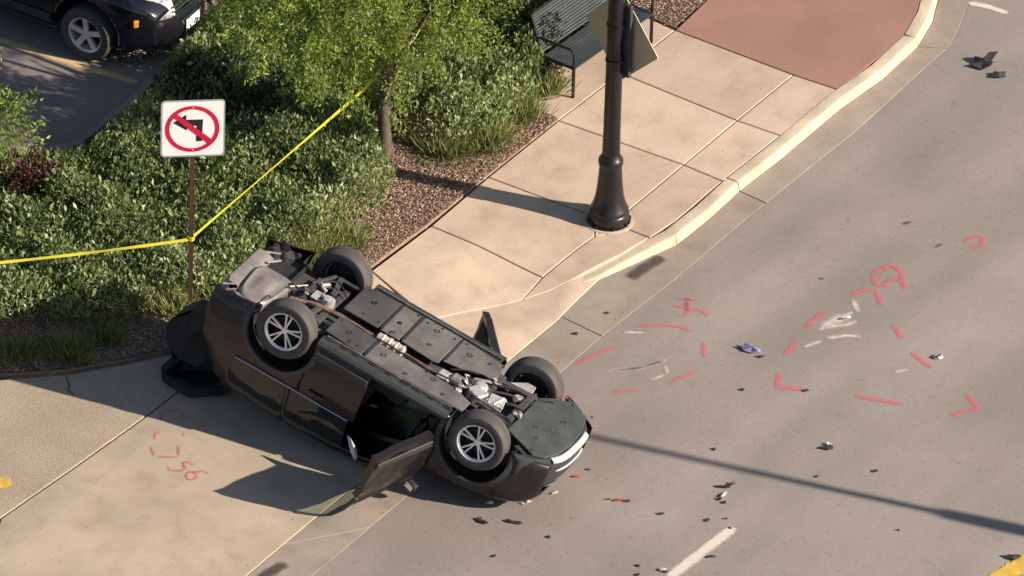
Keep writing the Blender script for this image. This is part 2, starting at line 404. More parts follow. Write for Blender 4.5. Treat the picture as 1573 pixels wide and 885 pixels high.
red = [(1037, 46), (1219, 115), (1288, 138), (1357, 83), (1387, 57), (1406, 26), (1415, 2), (1420, -70), (1418, -200), (1120, -200), (1085, 0)]
slab('red_paving', S(red), M['red'], walk)
# driveway apron and flare
dr = empty('driveway'); tag(dr, kind='structure')
def SA(lst): return [GA(x, y) for x, y in lst]
sheet('driveway_bed', [p-Vector((0, 0, .04)) for p in SA([(-260, 1330), (380, 884), (492, 790), (775, 560), (856, 493), (806, 464), (660, 495), (570, 420), (420, 470), (0, 580), (-300, 610), (-500, 1330)])], M['joint'])
def zflare(p):
    d = (Vector((p.x, p.y, 0))-ga).dot(gnrm); return min(zw(p), .010+max(0, d)*.14)
def GF(px, py):
    z = .03
    for _ in range(14): z = .5*z+.5*zflare(G(px, py, z))
    return G(px, py, z)
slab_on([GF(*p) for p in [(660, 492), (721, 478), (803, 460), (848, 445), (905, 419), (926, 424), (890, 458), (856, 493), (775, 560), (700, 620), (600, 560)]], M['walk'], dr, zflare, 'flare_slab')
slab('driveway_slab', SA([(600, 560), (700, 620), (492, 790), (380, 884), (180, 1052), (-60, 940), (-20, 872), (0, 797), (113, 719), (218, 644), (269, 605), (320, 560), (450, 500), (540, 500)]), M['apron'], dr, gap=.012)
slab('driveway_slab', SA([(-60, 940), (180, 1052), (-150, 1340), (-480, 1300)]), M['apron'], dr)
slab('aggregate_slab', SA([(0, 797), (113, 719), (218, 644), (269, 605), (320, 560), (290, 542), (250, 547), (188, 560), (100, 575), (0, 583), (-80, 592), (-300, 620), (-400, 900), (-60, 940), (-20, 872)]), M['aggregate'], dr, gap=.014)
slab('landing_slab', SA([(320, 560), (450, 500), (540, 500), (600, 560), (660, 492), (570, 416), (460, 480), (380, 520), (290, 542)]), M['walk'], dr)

# planting bed
BZ = ZW+.012
bed = [(0, 575), (100, 568), (188, 553), (250, 540), (290, 536), (380, 514), (460, 474), (570, 408), (662, 340), (742, 274), (859, 181), (812, 163), (850, 105), (930, 45), (985, 18), (1037, 42), (1085, 0), (1120, -200),
       (600, -300), (420, -60), (330, 10), (285, 70), (205, 160), (110, 232), (30, 240), (-200, 250), (-300, 612)]
sheet('planting_bed', [G(x, y, BZ) for x, y in bed], M['mulch'])
be = MB(); bp_ = [G(x, y, BZ) for x, y in bed[:16]]
# dark cut edge of the bed along the paving
for a, b in zip(bp_[:-1], bp_[1:]):
    be.add([a, b, b-Vector((0, 0, .08)), a-Vector((0, 0, .08))], [(0, 1, 2, 3)])
tag(be.build('bed_edge', M['joint']), kind='structure')
lot = [(-900, 700), (-300, 612), (-200, 250), (30, 240), (110, 232), (200, 168), (285, 70), (330, 10), (420, -60), (600, -300), (-900, -600)]
sheet('parking_lot', [G(x, y, ZW) for x, y in lot], M['lot'])
kb = MB()
lk = [G(x, y, ZW) for x, y in [(30, 243), (112, 230), (203, 163), (232, 130)]]
for a, b in zip(lk[:-1], lk[1:]): kb.bar(a+Vector((0, 0, .03)), b+Vector((0, 0, .03)), .12, .10)
tag(kb.build('lot_kerb', M['gutter'], bevel=.01), kind='structure')

# ------------------------------------------------------------------ painted marks
def ribbon(b_tint, pts, w, z, taper_ends=True):
    mb, tint = b_tint; P = []
    for i in range(len(pts)-1):
        n = max(2, int((pts[i+1]-pts[i]).length/.03))
        for j in range(n): P.append(pts[i].lerp(pts[i+1], j/n))
    P.append(pts[-1]); n = len(P); vs = []
    for i, p in enumerate(P):
        a, c = P[max(0, i-2)], P[min(n-1, i+2)]; d = (c-a); d.z = 0; d.normalize(); s = Vector((-d.y, d.x, 0))
        ww = w*(.88+.24*rnd.random()); e = min(1, .45+i*.25, .45+(n-1-i)*.25) if taper_ends else 1
        for k, t in ((-1.25, 0), (-.6, .62), (0, 1.0), (.6, .62), (1.25, 0)):
            q = p+s*(k*ww*.5*(.7+.3*e)); vs.append((q.x, q.y, p.z+z)); tint.append(t*e)
    mb.add(vs, [(i*5+k, i*5+k+1, (i+1)*5+k+1, (i+1)*5+k) for i in range(n-1) for k in range(4)])
def tinted(name, bt, m, parent=None):
    mb, t = bt; me = bpy.data.meshes.new(name); me.from_pydata(mb.v, [], mb.f); me.update()
    a = me.attributes.new('tint', 'FLOAT', 'POINT'); a.data.foreach_set('value', t)
    return link(name, me, m, parent)
def mark(strokes, w, gf, label, m='spray', cat='paint marking', name='paint_marking', group=None):
    c = gf(*strokes[0][1][0]); root = empty(name, (c.x, c.y, 0)); tag(root, label, cat, group)
    for nm, pts in strokes:
        bt = (MB(), []); ribbon(bt, [gf(x, y)-Vector((c.x, c.y, 0)) for x, y in pts], w*(2.6 if nm == 'smear' else 1.5 if nm == 'core' else 1), .006 if nm != 'smear' else .0055)
        tinted(nm, bt, M[m], root)
    return root
g0 = lambda x, y: G(x, y, 0)
def loop(cx, cy, rx, ry, n=14, a0=0): return [(cx+rx*math.cos(a0+2*math.pi*i/n), cy+ry*math.sin(a0+2*math.pi*i/n)) for i in range(n+1)]
mark([('dash', [(980, 501), (1020, 499.5), (1045, 502), (1063, 510)]), ('dash', [(1081, 526), (1083, 550)]), ('dash', [(1071, 570), (1050, 580), (1030, 587)]),
      ('dash', [(983, 599), (940, 602)]), ('dash', [(886, 609), (862, 612)]), ('dash', [(886, 560), (915, 544), (948, 533)])]+
     [('digit', [(1084, 487), (1087, 484), (1080, 478), (1070, 475.5), (1057, 476), (1056, 482), (1050, 486), (1043, 485)]),
      ('digit', [(1033, 470.5), (1052, 472), (1057, 466), (1055, 459)]), ('digit', [(1040, 459.5), (1056, 459.5), (1073, 462)]), ('digit', [(1057, 466), (1056, 478)])],
     .072, g0, 'pink dashed spray-paint oval marked 54 on the road beside the gutter', group='sprayed evidence markings')
mark([('dash', [(1268, 478), (1238, 503)]), ('dash', [(1223, 525), (1205, 547)]), ('dash', [(1198, 573), (1194, 595), (1216, 597), (1238, 600)]), ('dash', [(1314, 609), (1345, 614), (1387, 621)]),
      ('dash', [(1371, 499), (1379, 507), (1385, 521)]), ('dash', [(1400, 541), (1416, 554), (1432, 566)]), ('dash', [(1484, 604), (1503, 628), (1480, 632), (1461, 639)]),
      ('dash', [(1307, 453), (1320, 448), (1346, 447), (1352, 458), (1354, 470)])]+
     [('digit', [(1391, 445), (1388, 434), (1378, 428), (1366, 431), (1360, 438), (1346, 437), (1342, 424)]), ('digit', [(1338, 421), (1352, 417), (1362, 416)]),
      ('digit', [(1362, 416), (1358, 410), (1370, 407), (1380, 413), (1386, 420), (1385, 430)])],
     .088, g0, 'large pink dashed spray-paint outline marked 55 around the pale scrape on the road', group='sprayed evidence markings')
mark([('dash', [(248, 632), (247, 645)]), ('dash', [(253, 633), (277, 632), (284, 646)]), ('dash', [(240, 663), (238, 676)]), ('dash', [(233, 686), (239, 701)]), ('dash', [(245, 702), (274, 702)]), ('dash', [(276, 701), (276, 684)]), ('dash', [(285, 664), (283, 671)])]+
     [('digit', [(258.5, 717), (263, 722), (280, 723.5), (286, 720), (283, 711), (290, 709.5), (300, 715)]), ('digit', loop(295.5, 731, 8, 6)), ('digit', [(291, 725.5), (300, 725), (312, 724), (323, 728)])],
     .046, GA, 'thin pink dashed box marked 56 sprayed on the concrete driveway', group='sprayed evidence markings')
mark([('ring', [(1481, 373), (1488, 366), (1498, 363), (1511, 366), (1509, 376), (1498, 380), (1487, 377)])], .08, g0, 'small pink sprayed ring alone on the road near the right side', group='sprayed evidence markings')
mark([('stroke', [(1028, 888), (1080, 847), (1127, 811)])], .15, g0, 'white lane line ending at the bottom of the road', 'line_w', 'lane line', 'lane_line')
mark([('stroke', [(1488, 5), (1515, 10), (1548, 21)])], .10, g0, 'short white painted bar on the road beyond the kerb bend', 'line_w', 'lane line', 'lane_line')
mark([('stroke', [(1528, 893), (1580, 862), (1660, 810)])], .2, g0, 'yellow centre line in the bottom right corner of the road', 'line_w', 'lane line', 'lane_line').children[0].data.materials[0] = M['line_y']
mark([('stroke', [(-14, 744), (17, 741)])], .17, GA, 'yellow painted bar on the speckled concrete at the left', 'line_w', 'paint marking', 'paint_bar').children[0].data.materials[0] = M['line_y']
mark([('stroke', [(-60, 43), (0, 62), (120, 100), (212, 128)])], .16, lambda x, y: G(x, y, ZW), 'faded yellow parking stall line beside the dark parked vehicle', 'stall', 'parking line', 'stall_line')
mark([('core', [(936, 570), (960, 568.5), (990, 564), (1024, 553)]), ('core', [(955, 569.5), (985, 565.5), (1016, 556.5)]), ('streak', [(932, 571), (975, 566), (1022, 554)]), ('streak', [(1000, 584), (1020, 577)]), ('streak', [(1022, 562), (1026, 575)]), ('streak', [(958, 511), (990, 512)])], .05, g0, 'pale straight scrape inside the oval marked 54', 'scrape', 'scrape', 'road_scrape')
mark([('smear', [(1264, 503), (1282, 494), (1300, 486)]), ('streak', [(1258, 508), (1280, 492), (1310, 480)]), ('streak', [(1262, 503), (1300, 500), (1316, 494)]), ('streak', [(1270, 520), (1300, 516), (1322, 518)]), ('streak', [(1235, 534), (1262, 524)]), ('streak', [(1310, 460), (1318, 480)]),
      ('streak', [(1375, 573), (1395, 568)])], .07, g0, 'pale gouges in the road inside the outline marked 55', 'scrape', 'scrape', 'road_scrape')
mark([('blot', [(968, 428), (990, 412), (1018, 395)])], .17, lambda x, y: G(x, y, .006), 'dark damp patch in the gutter at the end of the raised kerb', 'stain', 'stain', 'gutter_stain')
mark([('blot', [(400, 890), (425, 874), (440, 866)])], .16, lambda x, y: G(x, y, .006), 'dark stain in the gutter at the bottom of the driveway', 'stain', 'stain', 'gutter_stain')
mark([('blot', [(1386, 345), (1400, 341)]), ('blot', [(1437, 380), (1447, 375)]), ('blot', [(1258, 429), (1266, 428)])], .06, g0, 'small dark oil spots on the road near the lone pink ring', 'stain', 'stain', 'oil_spots')
# cracks
mark([('crack', [(100, 578), (107, 592), (104, 600), (116, 608)])], .022, GA, 'short dark crack across the shaded concrete by the soil', 'stain', 'crack', 'paving_crack')

# ------------------------------------------------------------------ cars
def interp(x, xs, ys): return float(np.interp(x, xs, ys))
ZTX = [-2.34, -2.30, -2.22, -2.05, -1.9, -1.2, -.4, .1, .35, .95, 1.3, 1.8, 2.05, 2.16, 2.22, 2.25]
ZTZ = [.80, .98, 1.18, 1.50, 1.60, 1.67, 1.68, 1.62, 1.52, 1.12, 1.07, 1.00, .92, .84, .76, .66]
def halfw(x):
    w = .915
    if x > 1.45: w -= .27*((x-1.45)/.8)**2.3
    if x < -1.6: w -= .13*((-1.6-x)/.74)**2
    return w
def zrock(x):
    z = .25
    if x > 1.7: z += .05*(x-1.7)/.5
    if x < -1.7: z += .10*min(1, (-1.7-x)/.5)
    return z
NS, NG, NRF = 25, 6, 6
def section(x):
    """half section from the rocker bottom up to the roof centre (y >= 0): list of (y, z)"""
    zt = interp(x, ZTX, ZTZ); zr = zrock(x); zs = max(zr+.08, min(1.0, zt-.07)); w = halfw(x); out = []
    for i in range(NS):
        f = i/(NS-1); z = zr+(zs-zr)*f
        k = interp(f, [0, .06, .16, .42, .5, .8, 1], [.90, .945, .975, .995, 1.0, .992, .965]); out.append((w*k, z))
    cabin = max(0, min(1, (zt-1.08)/.4)); ws = out[-1][0]
    wr = ws*(1-.05)*(1-cabin)+.66*cabin; zg = zs+(zt-zs)*(.55+.35*cabin)
    for i in range(1, NG+1):
        f = i/NG; out.append((ws+(wr-ws)*f**1.1, zs+(zg-zs)*f))
    for i in range(1, NRF+1):
        f = i/NRF; out.append((wr*(1-f), zg+(zt-zg)*math.sin(f*math.pi/2)))
    return out
NV = NS+NG+NRF
def side_point(x, f):
    """point on the left flank at height fraction f of rocker..shoulder"""
    s = section(x); i = max(0, min(NS-2, int(f*(NS-1)))); t = f*(NS-1)-i
    return s[i][0]+(s[i+1][0]-s[i][0])*t, s[i][1]+(s[i+1][1]-s[i][1])*t
XS = sorted(set([round(-2.34+.04*i, 3) for i in range(116)]+[-.12, .86, -.90, -1.05, .60, -.20, -1.78]) )
XS = [x for x in XS if x <= 2.25]
AX = 1.33; AZ = .435; AR = .455
def car_body(root, m, glass, doors_open=(), fn=None, wreck=False):
    """painted shell with wheel arches cut out; flanks carry door openings"""
    secs = [section(x) for x in XS]; nx = len(XS); body = MB(); gl = MB(); vid = {}
    vs = []
    for i, x in enumerate(XS):
        for s in (1, -1):
            for j, (y, z) in enumerate(secs[i]):
                for ax in (AX, -AX):                       # pull points onto the arch circle
                    d = math.hypot(x-ax, z-AZ)
                    if j < NS and abs(d-AR) < .028 and d > 1e-6:
                        k = AR/d; px, pz = ax+(x-ax)*k, AZ+(z-AZ)*k; vs.append((px, y*s, pz)); break
                else: vs.append((x, y*s, z))
    def id(i, s, j): return (i*2+(0 if s > 0 else 1))*NV+j
    fb, fg = [], []
    for i in range(nx-1):
        xm = (XS[i]+XS[i+1])/2
        for s in (1, -1):
            for j in range(NV-1):
                f = (id(i, s, j), id(i+1, s, j), id(i+1, s, j+1), id(i, s, j+1))
                zm = sum(vs[k][2] for k in f)/4
                if j < NS-1:
                    if any(math.hypot(xm-ax, zm-AZ) < AR-.004 for ax in (AX, -AX)): continue
                    if -.12 < xm < .86 and zm > .31: continue
                    if -.90 < xm < -.12 and zm > .31: continue
                    fb.append(f)
                elif j < NS+NG-2:
                    zt = interp(xm, ZTX, ZTZ)
                    if -.20 < xm < .60 and ('L' if s > 0 else 'R') in doors_open: continue
                    if -1.78 < xm < .58 and not (-.20 < xm < -.12 or -1.05 < xm < -.97): fg.append(f)
                    else: fb.append(f)
                elif j >= NS+NG-1 and .38 < xm < .95: fg.append(f)
                elif wreck and xm < -2.0: continue
                else: fb.append(f)
    body.add(vs, fb); gl.add(vs, fg)
    for b in (body, gl):                                   # keep only used points
        used = sorted({k for f in b.f for k in f}); mp = {k: n for n, k in enumerate(used)}
        b.v = [b.v[k] for k in used]; b.f = [tuple(mp[k] for k in f) for f in b.f]
    ob = body.build('body', m, root, smooth=40, fn=fn); so = ob.modifiers.new('shell', 'SOLIDIFY'); so.thickness = .012; so.offset = -1
    og = gl.build('window_glass', glass, root, smooth=40, fn=fn)
    return ob, og
def door_mesh(x0, x1, f0, s, frame=True, skin=.0):
    """door skin of flank s with inner panel; local to the car"""
    nx = max(4, int((x1-x0)/.05)); b = MB(); vs = []; g = .007; N = 20
    zlo = .31
    for k, off in ((0, skin), (1, -.085)):
        for i in range(nx+1):
            x = x0+g+(x1-x0-2*g)*i/nx; zr = zrock(x); zs = 1.0
            for j in range(N+1):
                z = zlo+g+(zs-zlo-g)*j/N
                ax = -AX if x < 0 else AX
                y, zz = side_point(x, (z-zr)/(zs-zr)); y += off
                xx = x
                d = math.hypot(x-ax, z-AZ)
                if d < AR+.03 and d > 0: xx = ax+(x-ax)*(AR+.03)/d; z = AZ+(z-AZ)*(AR+.03)/d
                vs.append((xx, y*s, z))
    n = (nx+1)*(N+1); fs = []
    q = lambda k, i, j: k*n+i*(N+1)+j
    for i in range(nx):
        for j in range(N):
            fs += [(q(0, i, j), q(0, i+1, j), q(0, i+1, j+1), q(0, i, j+1)), (q(1, i, j), q(1, i, j+1), q(1, i+1, j+1), q(1, i+1, j))]
        fs += [(q(0, i, 0), q(1, i, 0), q(1, i+1, 0), q(0, i+1, 0)), (q(0, i, N), q(0, i+1, N), q(1, i+1, N), q(1, i, N))]
    for j in range(N): fs += [(q(0, 0, j), q(0, 0, j+1), q(1, 0, j+1), q(1, 0, j)), (q(0, nx, j), q(1, nx, j), q(1, nx, j+1), q(0, nx, j+1))]
    b.add(vs, fs); return b
def wheel_parts(root, loc, side, spokes, rim_m, fn=None, steer=0., R_=.365):
    """side +1: outer face looks to +y. Wheel empty > tyre, rim, brake_disc"""
    w = empty('wheel', loc, parent=root); w.rotation_euler = (0, 0, steer)
    Mx = Matrix.Rotation(R(-90)*side, 4, 'X')          # local z -> outward
    t = MB(); pr = [(.235, -.105), (.245, -.118), (.30, -.125), (.338, -.118), (.358, -.095), (.365, -.055), (.3655, -.004), (.359, 0), (.3655, .004), (.365, .055), (.358, .095), (.338, .118), (.30, .125), (.245, .118), (.235, .105)]
    t.lathe([(r*R_/.365 if r > .3 else r, z) for r, z in pr], 44, Mx, closed=True); t.build('tyre', M['tyre'], w, smooth=35)
    ba = MB(); ba.lathe([(.238, -.105), (.246, -.112), (.246, -.100), (.215, -.08), (.205, .03), (.222, .080), (.216, .080), (.198, .03), (.208, -.08), (.230, -.105)], 40, Mx, closed=True); ba.build('rim_barrel', M['inner'] if spokes == 'split' else M['alloy_d'], w, smooth=35)
    rm = MB(); rm.lathe([(.217, .084), (.240, .098), (.247, .112), (.238, .114), (.226, .106), (.214, .090)], 40, Mx, closed=True)
    rm.lathe([(.0, .085), (.035, .085), (.042, .078), (.046, .05), (.03, .03), (.0, .03)], 20, Mx)
    n = 5
    for k in range(n):
        a = 2*math.pi*k/n+.35
        if spokes == 'split':
            for da in (-1, 1):
                p0 = Vector((.045*math.cos(a+da*.12), .045*math.sin(a+da*.12), .066)); p1 = Vector((.232*math.cos(a+da*.165), .232*math.sin(a+da*.165), .090))
                rm.bar(Mx @ p0, Mx @ p1, .019, .024, up=Mx @ Vector((0, 0, 1)))
        else:
            p0 = Vector((.03*math.cos(a), .03*math.sin(a), .066)); p1 = Vector((.230*math.cos(a), .230*math.sin(a), .085))
            rm.bar(Mx @ p0, Mx @ p1, .072, .035, up=Mx @ Vector((0, 0, 1)))
    rm.build('rim', rim_m, w, smooth=35)
    bk = MB(); bk.lathe([(.0, .02), (.16, .02), (.16, -.005), (.195, -.012), (.195, -.02), (.05, -.03), (.05, -.07), (0, -.07)], 28, Mx); bk.build('brake_disc', M['inner'], w, smooth=35)
    return w

# ---- the overturned vehicle: pose (forward, left, up axes in world) as the wheels show it
yaw, pit, rol = R(-25.14), R(16.62), R(8.55)
fw = Vector((math.cos(yaw)*math.cos(pit), math.sin(yaw)*math.cos(pit), -math.sin(pit)))
u0 = Vector((0, 0, -1)); u0 = (u0-fw*fw.dot(u0)).normalized(); l0 = u0.cross(fw)
up = (u0*math.cos(rol)+l0*math.sin(rol)).normalized(); lf = up.cross(fw)
org = G(646.5, 513.1, 1.50)
CW = Matrix(((fw.x, lf.x, up.x, org.x), (fw.y, lf.y, up.y, org.y), (fw.z, lf.z, up.z, org.z), (0, 0, 0, 1)))
CI = CW.inverted()
def floor_z(p):
    return apron_z(p) if (Vector((p.x, p.y, 0))-ga).dot(gnrm) > 0 else .006
def crush(v):
    v = v+Vector((0, .016*noise.noise(v*2.3)+.008*noise.noise(v*6), .010*noise.noise(v*3+Vector((3, 1, 0)))))
    w = CW @ v; g = floor_z(w)+.012
    if w.z < g+.12:
        w.z = g+(.12*math.exp((w.z-g-.12)/.12) if w.z > g-1 else 0)*.9+.012*noise.noise(w*6)
        w.x += .03*noise.noise(w*3); w.y += .03*noise.noise(w*3+Vector((5, 0, 0)))
        w.z = max(w.z, g-.006)
    return CI @ w
def toCar(px, py, z): return CI @ G(px, py, z)
car = empty('overturned_car'); car.matrix_world = CW
tag(car, 'dark brown crashed vehicle lying upside down on its roof with doors open', 'car')
car_body(car, M['paint'], M['dglass'], ('L', 'R'), crush, wreck=True)
# underbody
fl = MB()
for x0, x1, y0, y1, z in ((-2.2, -1.78, -.72, .72, .46), (-1.78, -.88, -.50, .50, .40), (-.88, .88, -.86, .86, .33), (.88, 1.78, -.50, .50, .42), (1.78, 2.15, -.60, .60, .36)):
    fl.box(((x0+x1)/2, (y0+y1)/2, z), (x1-x0-.002, y1-y0, .02))
fl.build('floor_pan', M['under_d'], car)
for s in (1, -1):
    for ax in (AX, -AX):
        li = MB(); n = 22; vs = []; fs = []
        for k in range(n+1):
            a = R(-20)+R(220)*k/n
            for y in (.50, .875): vs.append((ax+(AR+.012)*math.cos(a), y*s, AZ+(AR+.012)*math.sin(a)))
        fs = [(2*k, 2*k+1, 2*k+3, 2*k+2) for k in range(n)]
        li.add(vs, fs)
        vs = [(ax, .50*s, AZ)]+[(ax+(AR+.012)*math.cos(R(-20)+R(220)*k/n), .50*s, AZ+(AR+.012)*math.sin(R(-20)+R(220)*k/n)) for k in range(n+1)]
        li.add(vs, [(0, k+1, k+2) for k in range(n)])
        li.build('wheel_arch_liner', M['black'], car, smooth=40, fn=crush)
        tr = MB(); vs = []                                     # plastic moulding round the arch
        for k in range(n+1):
            a = R(-18)+R(216)*k/n
            for r_, dy in ((AR-.012, -.04), (AR-.010, .012), (AR+.05, .014), (AR+.056, -.01)):
                x = ax+r_*math.cos(a); z = AZ+r_*math.sin(a); zr = zrock(x); y, _ = side_point(x, max(0, min(1, (z-zr)/(1.0-zr)))); vs.append((x, (y+dy)*s, z))
        tr.add(vs, [(k*4+j, k*4+j+1, k*4+5+j, k*4+4+j) for k in range(n) for j in range(3)])
        tr.build('arch_moulding', M['trim'], car, smooth=40, fn=crush)
    sm = MB(); vs = []                                         # sill moulding
    for i in range(20):
        x = -.90+1.78*i/19
        for y, z in ((.70, .245), (.80, .225), (.875, .235), (.905, .27), (.905, .30)): vs.append((x, y*s, z))
    sm.add(vs, [(i*5+j, i*5+j+1, i*5+6+j, i*5+5+j) for i in range(19) for j in range(4)])
    sm.build('sill_moulding', M['trim'], car, smooth=40)
    fl_ = MB()
    fl_.bar((-.86, .745*s, .222), (.86, .745*s, .222), .012, .05); fl_.build('pinch_weld', M['steel'], car)
# flat undertrays, left and right, in front and behind
def tray(poly, z, m, name='underbody_panel', th=.025):
    b = MB(); b.prism(poly, z-th, z, None); o = b.build(name, m, car, bevel=.012)
    rb = MB()
    xs = [p[0] for p in poly]; ys = [p[1] for p in poly]
    x0, x1, y0, y1 = min(xs)+.08, max(xs)-.08, min(ys)+.07, max(ys)-.07
    for x in (x0, (x0+x1)/2, x1):
        for y in (y0, y1):
            if rnd.random() < .45: continue
            x_, y_ = x+rnd.uniform(-.05, .05), y+rnd.uniform(-.04, .04); rb.lathe([(0, -.012), (.014, -.010), (.018, 0)], 8, Matrix.Translation((x_, y_, z-th)))
    tag(rb.build('bolts', M['black'], o), kind='stuff')
    return o
tray([(-.36, .31), (.72, .33), (.98, .44), (.98, .70), (-.36, .72)], .225, M['under'])
tray([(-.93, .22), (-.40, .27), (-.40, .73), (-.93, .66)], .225, M['under_d'])
tray([(-.18, -.70), (.34, -.70), (.34, .03), (.26, .06), (-.18, .02)], .225, M['under'])
tray([(.36, -.70), (.96, -.64), (1.0, -.28), (.62, -.12), (.36, -.06)], .225, M['under'])
tray([(-.47, -.70), (-.21, -.70), (-.21, .02), (-.47, .02)], .235, M['under'])
tray([(-.98, -.66), (-.50, -.70), (-.50, .03), (-.98, .03)], .228, M['under_d'])
for x, y0, y1 in ((-.485, -.66, .0), (-.195, -.68, -.02), (.35, -.66, -.1), (-.38, .30, .70)):
    b = MB(); b.bar((x, y0, .215), (x+.02, y1, .215), .035, .03); b.build('gap_strip', M['black'], car)  # black strips filling the gaps between the underbody panels
for y, r_ in ((.29, .010), (.32, .008), (.345, .008)):
    b = MB(); b.tube([(-.9, y, .235), (-.3, y+.01, .225), (.3, y+.02, .22), (.8, y+.07, .22)], r_, 6); b.build('fuel_line', M['steel'], car)
for x, y, r__ in ((-.20, .50, .030), (.15, .62, .022), (.45, .42, .028), (.66, .60, .020), (-.70, .45, .030), (-.62, .60, .018), (.05, -.55, .03), (.10, -.20, .022), (.55, -.45, .03), (.80, -.50, .02), (-.75, -.40, .03), (-.35, -.30, .022), (1.75, .15, .025), (1.95, -.25, .03), (1.85, .35, .02)):
    zz = .205 if x < 1.4 else .235; b = MB(); b.lathe([(r__*1.3, .0), (r__*1.2, -.010), (r__, -.012), (r__*.8, -.002), (0, -.001)], 10, Matrix.Translation((x, y, zz-(.002 if x < 1.4 else 0)))); b.build('drain_plug', M['inner'], car, smooth=40)
for pts in (((-.9, .20, .24), (-.5, .27, .21), (-.1, .26, .205), (.3, .30, .20), (.75, .24, .20)), ((.5, -.04, .24), (.8, -.18, .19), (1.05, -.12, .17), (1.3, -.30, .20)), ((1.0, .38, .22), (1.2, .45, .17), (1.42, .36, .19), (1.58, .44, .22)), ((-1.05, -.25, .25), (-1.25, -.40, .20), (-1.42, -.22, .24)), ((1.5, -.2, .22), (1.62, -.42, .19), (1.72, -.52, .24)), ((-1.7, .02, .30), (-1.55, .12, .24), (-1.35, .02, .25))):
    b = MB(); P3 = []
    for i in range(len(pts)-1):
        for j in range(5): P3.append(Vector(pts[i]).lerp(Vector(pts[i+1]), j/5)+Vector((0, 0, -.02*math.sin(math.pi*j/5))))
    b.tube(P3, .011, 6); b.build('wire_loom', M['inner'], car, smooth=40)
for x, y, r__ in ((1.92, .02, .012), (2.02, -.20, .012), (1.98, .24, .014), (1.66, -.30, .012), (1.62, .36, .012)):
    b = MB(); b.lathe([(r__, 0), (r__, -.008), (0, -.010)], 8, Matrix.Translation((x, y, .229))); b.build('shield_bolt', M['chrome'], car, smooth=40)
# exhaust with heat shields
b = MB(); b.tube([(-1.55, .36, .26), (-1.25, .20, .25), (-.95, .13, .265), (-.5, .15, .27), (.2, .16, .27), (.62, .17, .26)], .032, 10); b.build('exhaust_pipe', M['rust'], car, smooth=40)
b = MB(); pr = [(.0, -.19), (.05, -.19)]
for k in range(4): pr += [(.074, -.18+.09*k), (.074, -.13+.09*k), (.083, -.12+.09*k), (.083, -.10+.09*k)]
pr += [(.05, .19), (0, .19)]
b.lathe(pr, 18, Matrix.Translation((-.25, .15, .255)) @ Matrix.Rotation(R(90), 4, 'Y')); b.build('exhaust_resonator', M['shield'], car, smooth=30)
b = MB(); b.box((.50, .16, .245), (.17, .20, .06)); b.build('heat_shield', M['alum'], car, bevel=.02)
b = MB(); b.lathe([(0, -.12), (.05, -.11), (.085, -.08), (.085, .07), (.05, .11), (0, .12)], 14, Matrix.Translation((.68, .13, .24)) @ Matrix.Rotation(R(90), 4, 'Y')); b.build('catalytic_converter', M['steel'], car, smooth=30)
b = MB(); b.box((.95, .18, .24), (.22, .20, .14), Matrix.Rotation(R(20), 3, 'Z'), .8)
b.lathe([(0, -.07), (.08, -.06), (.095, 0), (.095, .05), (0, .06)], 16, Matrix.Translation((.93, .02, .23))); b.build('gearbox', M['alum'], car, bevel=.02)
b = MB(); b.box((1.20, .16, .23), (.20, .24, .12), Matrix.Rotation(R(-12), 3, 'Z'), .85); b.bar((1.24, .04, .165), (1.20, .28, .165), .03, .02); b.build('oil_pan', M['alum'], car, bevel=.025)
b = MB()
b.bar((1.02, -.46, .235), (1.02, .46, .235), .10, .06); b.bar((1.02, .34, .23), (1.52, .40, .24), .08, .06); b.bar((1.02, -.34, .23), (1.52, -.40, .24), .08, .06); b.bar((1.45, -.42, .24), (1.45, .42, .24), .09, .06)
b.build('front_subframe', M['under_d'], car, bevel=.015)
for k, (p, q, r_) in enumerate((((.70, .28, .2), (1.05, .08, .2), .014), ((.60, .05, .2), (.86, .24, .19), .018), ((.98, .30, .19), (1.32, .30, .2), .012), ((1.08, .0, .19), (1.38, -.2, .21), .016), ((.8, -.05, .2), (1.12, -.22, .2), .02), ((1.3, .1, .18), (1.5, .0, .2), .02))):
    b = MB(); b.tube([p, Vector(p).lerp(Vector(q), .5)+Vector((0, .02, -.025)), q], r_, 8); b.build('engine_hose', M['black'] if k % 2 else M['steel'], car, smooth=40)
for k in range(22):
    x, y = rnd.uniform(.58, 1.52), rnd.uniform(-.26, .36); b = MB()
    if k % 3 == 0: b.lathe([(0, -.03), (.022, -.03), (.030, 0), (.030, .03), (0, .03)], 9, Matrix.Translation((x, y, .205)) @ Matrix.Rotation(rnd.uniform(-1, 1), 4, 'X'))
    elif k % 3 == 1: b.box((x, y, .21), (rnd.uniform(.05, .12), rnd.uniform(.03, .07), .05), Matrix.Rotation(rnd.uniform(0, 3), 3, 'Z'), .7)
    else: b.tube([(x, y, .22), (x+rnd.uniform(-.08, .08), y+rnd.uniform(-.06, .06), .185), (x+rnd.uniform(-.16, .16), y+rnd.uniform(-.12, .12), .21)], .011, 6)
    b.build(('engine_fitting', 'engine_bracket', 'engine_hose')[k % 3], M[('alum', 'steel', 'black', 'shield', 'under_d')[k % 5]], car, bevel=.006 if k % 3 == 1 else 0, smooth=40)
